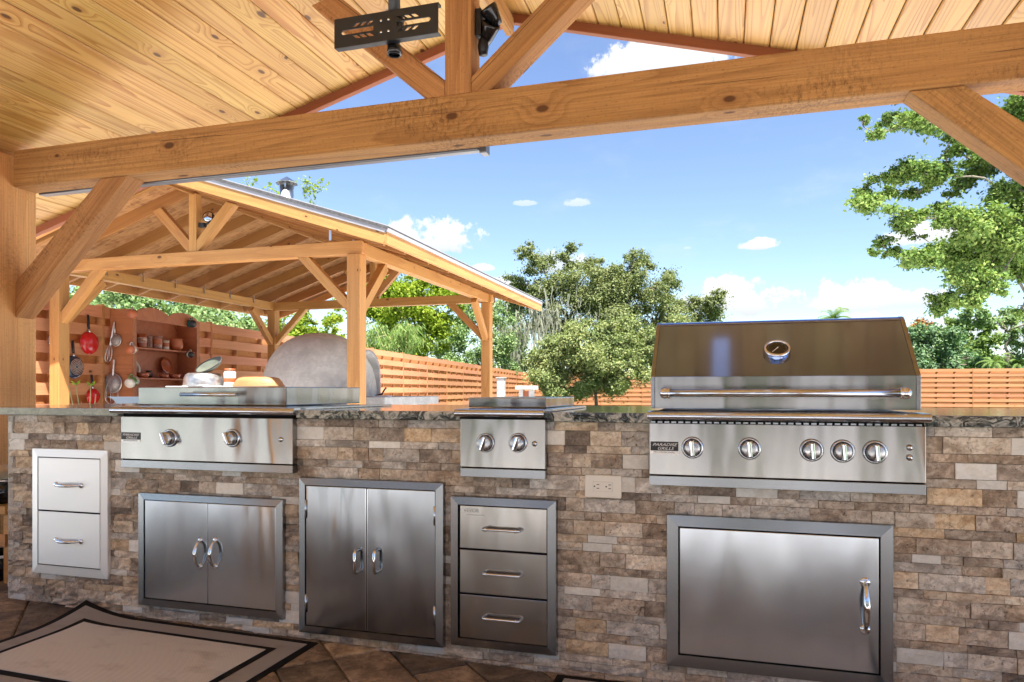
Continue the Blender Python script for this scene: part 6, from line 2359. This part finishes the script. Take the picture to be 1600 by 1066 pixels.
# feathery bamboo clump
bq = D(612, 640, 25)
bam = thing('bamboo_clump', 'feathery drooping bamboo between the oven and the lime tree', 'bamboo', (bq.x, bq.y, 0))
rs = np.random.RandomState(77)
stm = MB()
fr_ = []
for k in range(26):
    px = 585 + 50 * rs.rand()
    tip = D(px + rs.normal() * 8, 500 + 25 * rs.rand(), 25 + rs.uniform(-0.6, 0.6))
    b0 = Vector((bq.x + (px - 612) / F * 20, bq.y + rs.uniform(-.4, .4), 0))
    out = Vector((rs.normal() * 0.5, rs.normal() * 0.5, 0))
    pts = []
    for i in range(9):
        s = i / 8
        pts.append(b0.lerp(tip, min(1, s * 1.15)) + out * s ** 3 + Vector((0, 0, -1.1 * max(0, s - 0.75) ** 1.2)))
    stm.tube(pts, [0.02 - 0.0017 * i for i in range(9)], 5)
    for j in range(150):
        s = 0.45 + 0.55 * rs.rand()
        i = min(7, int(s * 8))
        p = pts[i].lerp(pts[i + 1], s * 8 - i) if i < 8 else pts[-1]
        d_ = Vector((rs.normal() * 0.55, rs.normal() * 0.55, -0.9)).normalized() * rs.uniform(0.15, 0.34)
        w_ = d_.cross(Vector(rs.normal(size=3))).normalized() * 0.016
        q0 = p + Vector(rs.normal(size=3)) * 0.09
        fr_ += [q0, q0 + d_ * 0.5 + w_, q0 + d_, q0 + d_ * 0.5 - w_]
stm.build('stem', M_stem, bam)
quads('foliage', np.array([tuple(v) for v in fr_]), M_palm, bam)

# hedge of mixed trees beyond the right of the back fence
quick('blue_green_tree', 'blue-green dense tree just right of the grill hood beyond the fence', [(1440, 545, 1.1), (1465, 530, 1.2), (1490, 550, 1.2), (1450, 520, 0.9), (1475, 570, 1.2), (1440, 570, 1.1), (1510, 570, 1.1), (1420, 540, 0.9), (1425, 515, 0.6), (1400, 560, 1.0), (1380, 570, 1.0)], 43, M_blue, 30000, 0.10, 61, tr_r=0.2)
quick('mid_green_tree', 'mid green tree left of the pale trunk on the far right', [(1500, 520, 1.0), (1530, 540, 1.3), (1545, 560, 1.2), (1520, 570, 1.2), (1480, 510, 0.7), (1555, 575, 1.0), (1510, 500, 0.5), (1540, 515, 0.6)], 46, M_right, 24000, 0.10, 62, tr_r=0.2)
quick('rust_topped_tree', 'low tree with rusty orange top behind the blue-green tree', [(1440, 507, 0.55), (1432, 512, 0.5), (1452, 514, 0.5), (1425, 518, 0.5)], 50, M_rust, 4500, 0.10, 63, tr_r=0.15)
quick('bare_limbed_tree', 'tree with a pale leaning trunk and thin foliage at the far right', [(1520, 495, 0.8), (1535, 500, 0.6), (1590, 500, 0.9), (1575, 520, 0.7), (1600, 530, 0.9), (1560, 505, 0.35), (1595, 555, 0.9), (1620, 510, 0.9), (1580, 500, 0.6)], 40, M_pale, 6500, 0.10, 64, bark=M_bark2, tr_r=0.22)
quick('bush_row', 'dark bushes along the far right of the back fence', [(1575, 570, 0.9), (1610, 575, 1.0), (1650, 565, 1.3), (1700, 560, 1.5), (1760, 560, 1.6)], 47, M_blue, 14000, 0.11, 65, tr_r=0.12)
quick('far_tree', 'distant pale green tree top peeping over the grill hood', [(1130, 520, 0.9), (1100, 520, 1.0), (1160, 525, 0.8), (1070, 530, 1.0), (1200, 540, 0.9), (1240, 545, 0.8), (1290, 545, 0.8), (1350, 540, 0.8)], 60, M_pale, 9000, 0.12, 66, tr_r=0.15)
# palms
def palm(name, label, px, py, d, n, L, seed, trunk=True, cat='palm'):
    rs = np.random.RandomState(seed)
    c = D(px, py, d)
    t_ = thing(name, label, cat, (c.x, c.y, 0))
    mb = MB()
    mb.tube([(c.x, c.y, -0.05), (c.x + 0.05, c.y, c.z * 0.5), (c.x, c.y, c.z)], [0.16, 0.13, 0.12], 8)
    mb.build('trunk', M_bark2, t_)
    out = []
    for k in range(n):
        an = 2 * pi * k / n + rs.uniform(-.2, .2)
        el = rs.uniform(-0.2, 1.1)
        d0 = Vector((cos(an) * cos(el), sin(an) * cos(el), sin(el)))
        prev = c.copy()
        l_ = L * rs.uniform(0.75, 1.1)
        for s in range(10):
            f_ = s / 10
            dcur = (d0 + Vector((0, 0, -1.3 * f_ ** 1.5))).normalized()
            nx_ = prev + dcur * l_ / 10
            side = dcur.cross(Vector((0, 0, 1))).normalized()
            for sg in (-1, 1):
                for m_ in range(2):
                    q0 = prev.lerp(nx_, m_ / 2)
                    tip = q0 + side * sg * l_ * 0.22 * (1 - 0.6 * f_) + dcur * l_ * 0.12 + Vector((0, 0, -0.08 * l_))
                    w_ = dcur * 0.022 * l_
                    out += [q0 - w_, q0 + w_, tip + w_ * 0.2, tip - w_ * 0.2]
            prev = nx_
    quads('fronds', np.array([tuple(v) for v in out]), M_palm, t_)


palm('palm_tree', 'distant palm top just above the grill hood', 1302, 497, 58, 16, 1.6, 71)
palm('fan_palm', 'low bright palm over the back fence near the pale trunk', 1555, 566, 40, 18, 1.0, 72)
palm('fan_palm', 'low bright palm over the back fence at the right edge of the view', 1592, 568, 39.5, 18, 1.0, 73)

# potted shrubs added out of view, for dark bands mirrored in the steel
for k, (x_, y_, lab) in enumerate(((0.10, -2.7, 'round dark shrub in a grey pot added out of view to darken the steel, second from the right'), (1.62, -2.7, 'round dark shrub in a grey pot added out of view to darken the steel, rightmost of the row'),
                                   (-2.7, -2.8, 'round dark shrub in a grey pot added out of view to darken the steel, second from the left'), (-4.4, -2.9, 'round dark shrub in a grey pot added out of view to darken the steel, leftmost of the row'))):
    pl_ = thing('reflection_shrub', lab, 'plant', (x_, y_, -0.016), 'potted shrubs added for dark steel reflections')
    MB().lathe([(0, 0.0), (0.13, 0.0), (0.18, 0.36), (0.19, 0.40), (0.17, 0.40), (0.16, 0.36), (0, 0.35)], Matrix.Translation((x_, y_, -0.015)), 20).build('pot', M_iron, pl_)
    cs_ = [(x_ + random.uniform(-.08, .08), y_ + random.uniform(-.08, .08), 0.45 + 0.1 * i) for i in range(9)]
    leaf_cloud('foliage', cs_, [0.17] * 9, 4000, 0.03, M_blue, pl_, 1.0, 300 + k)
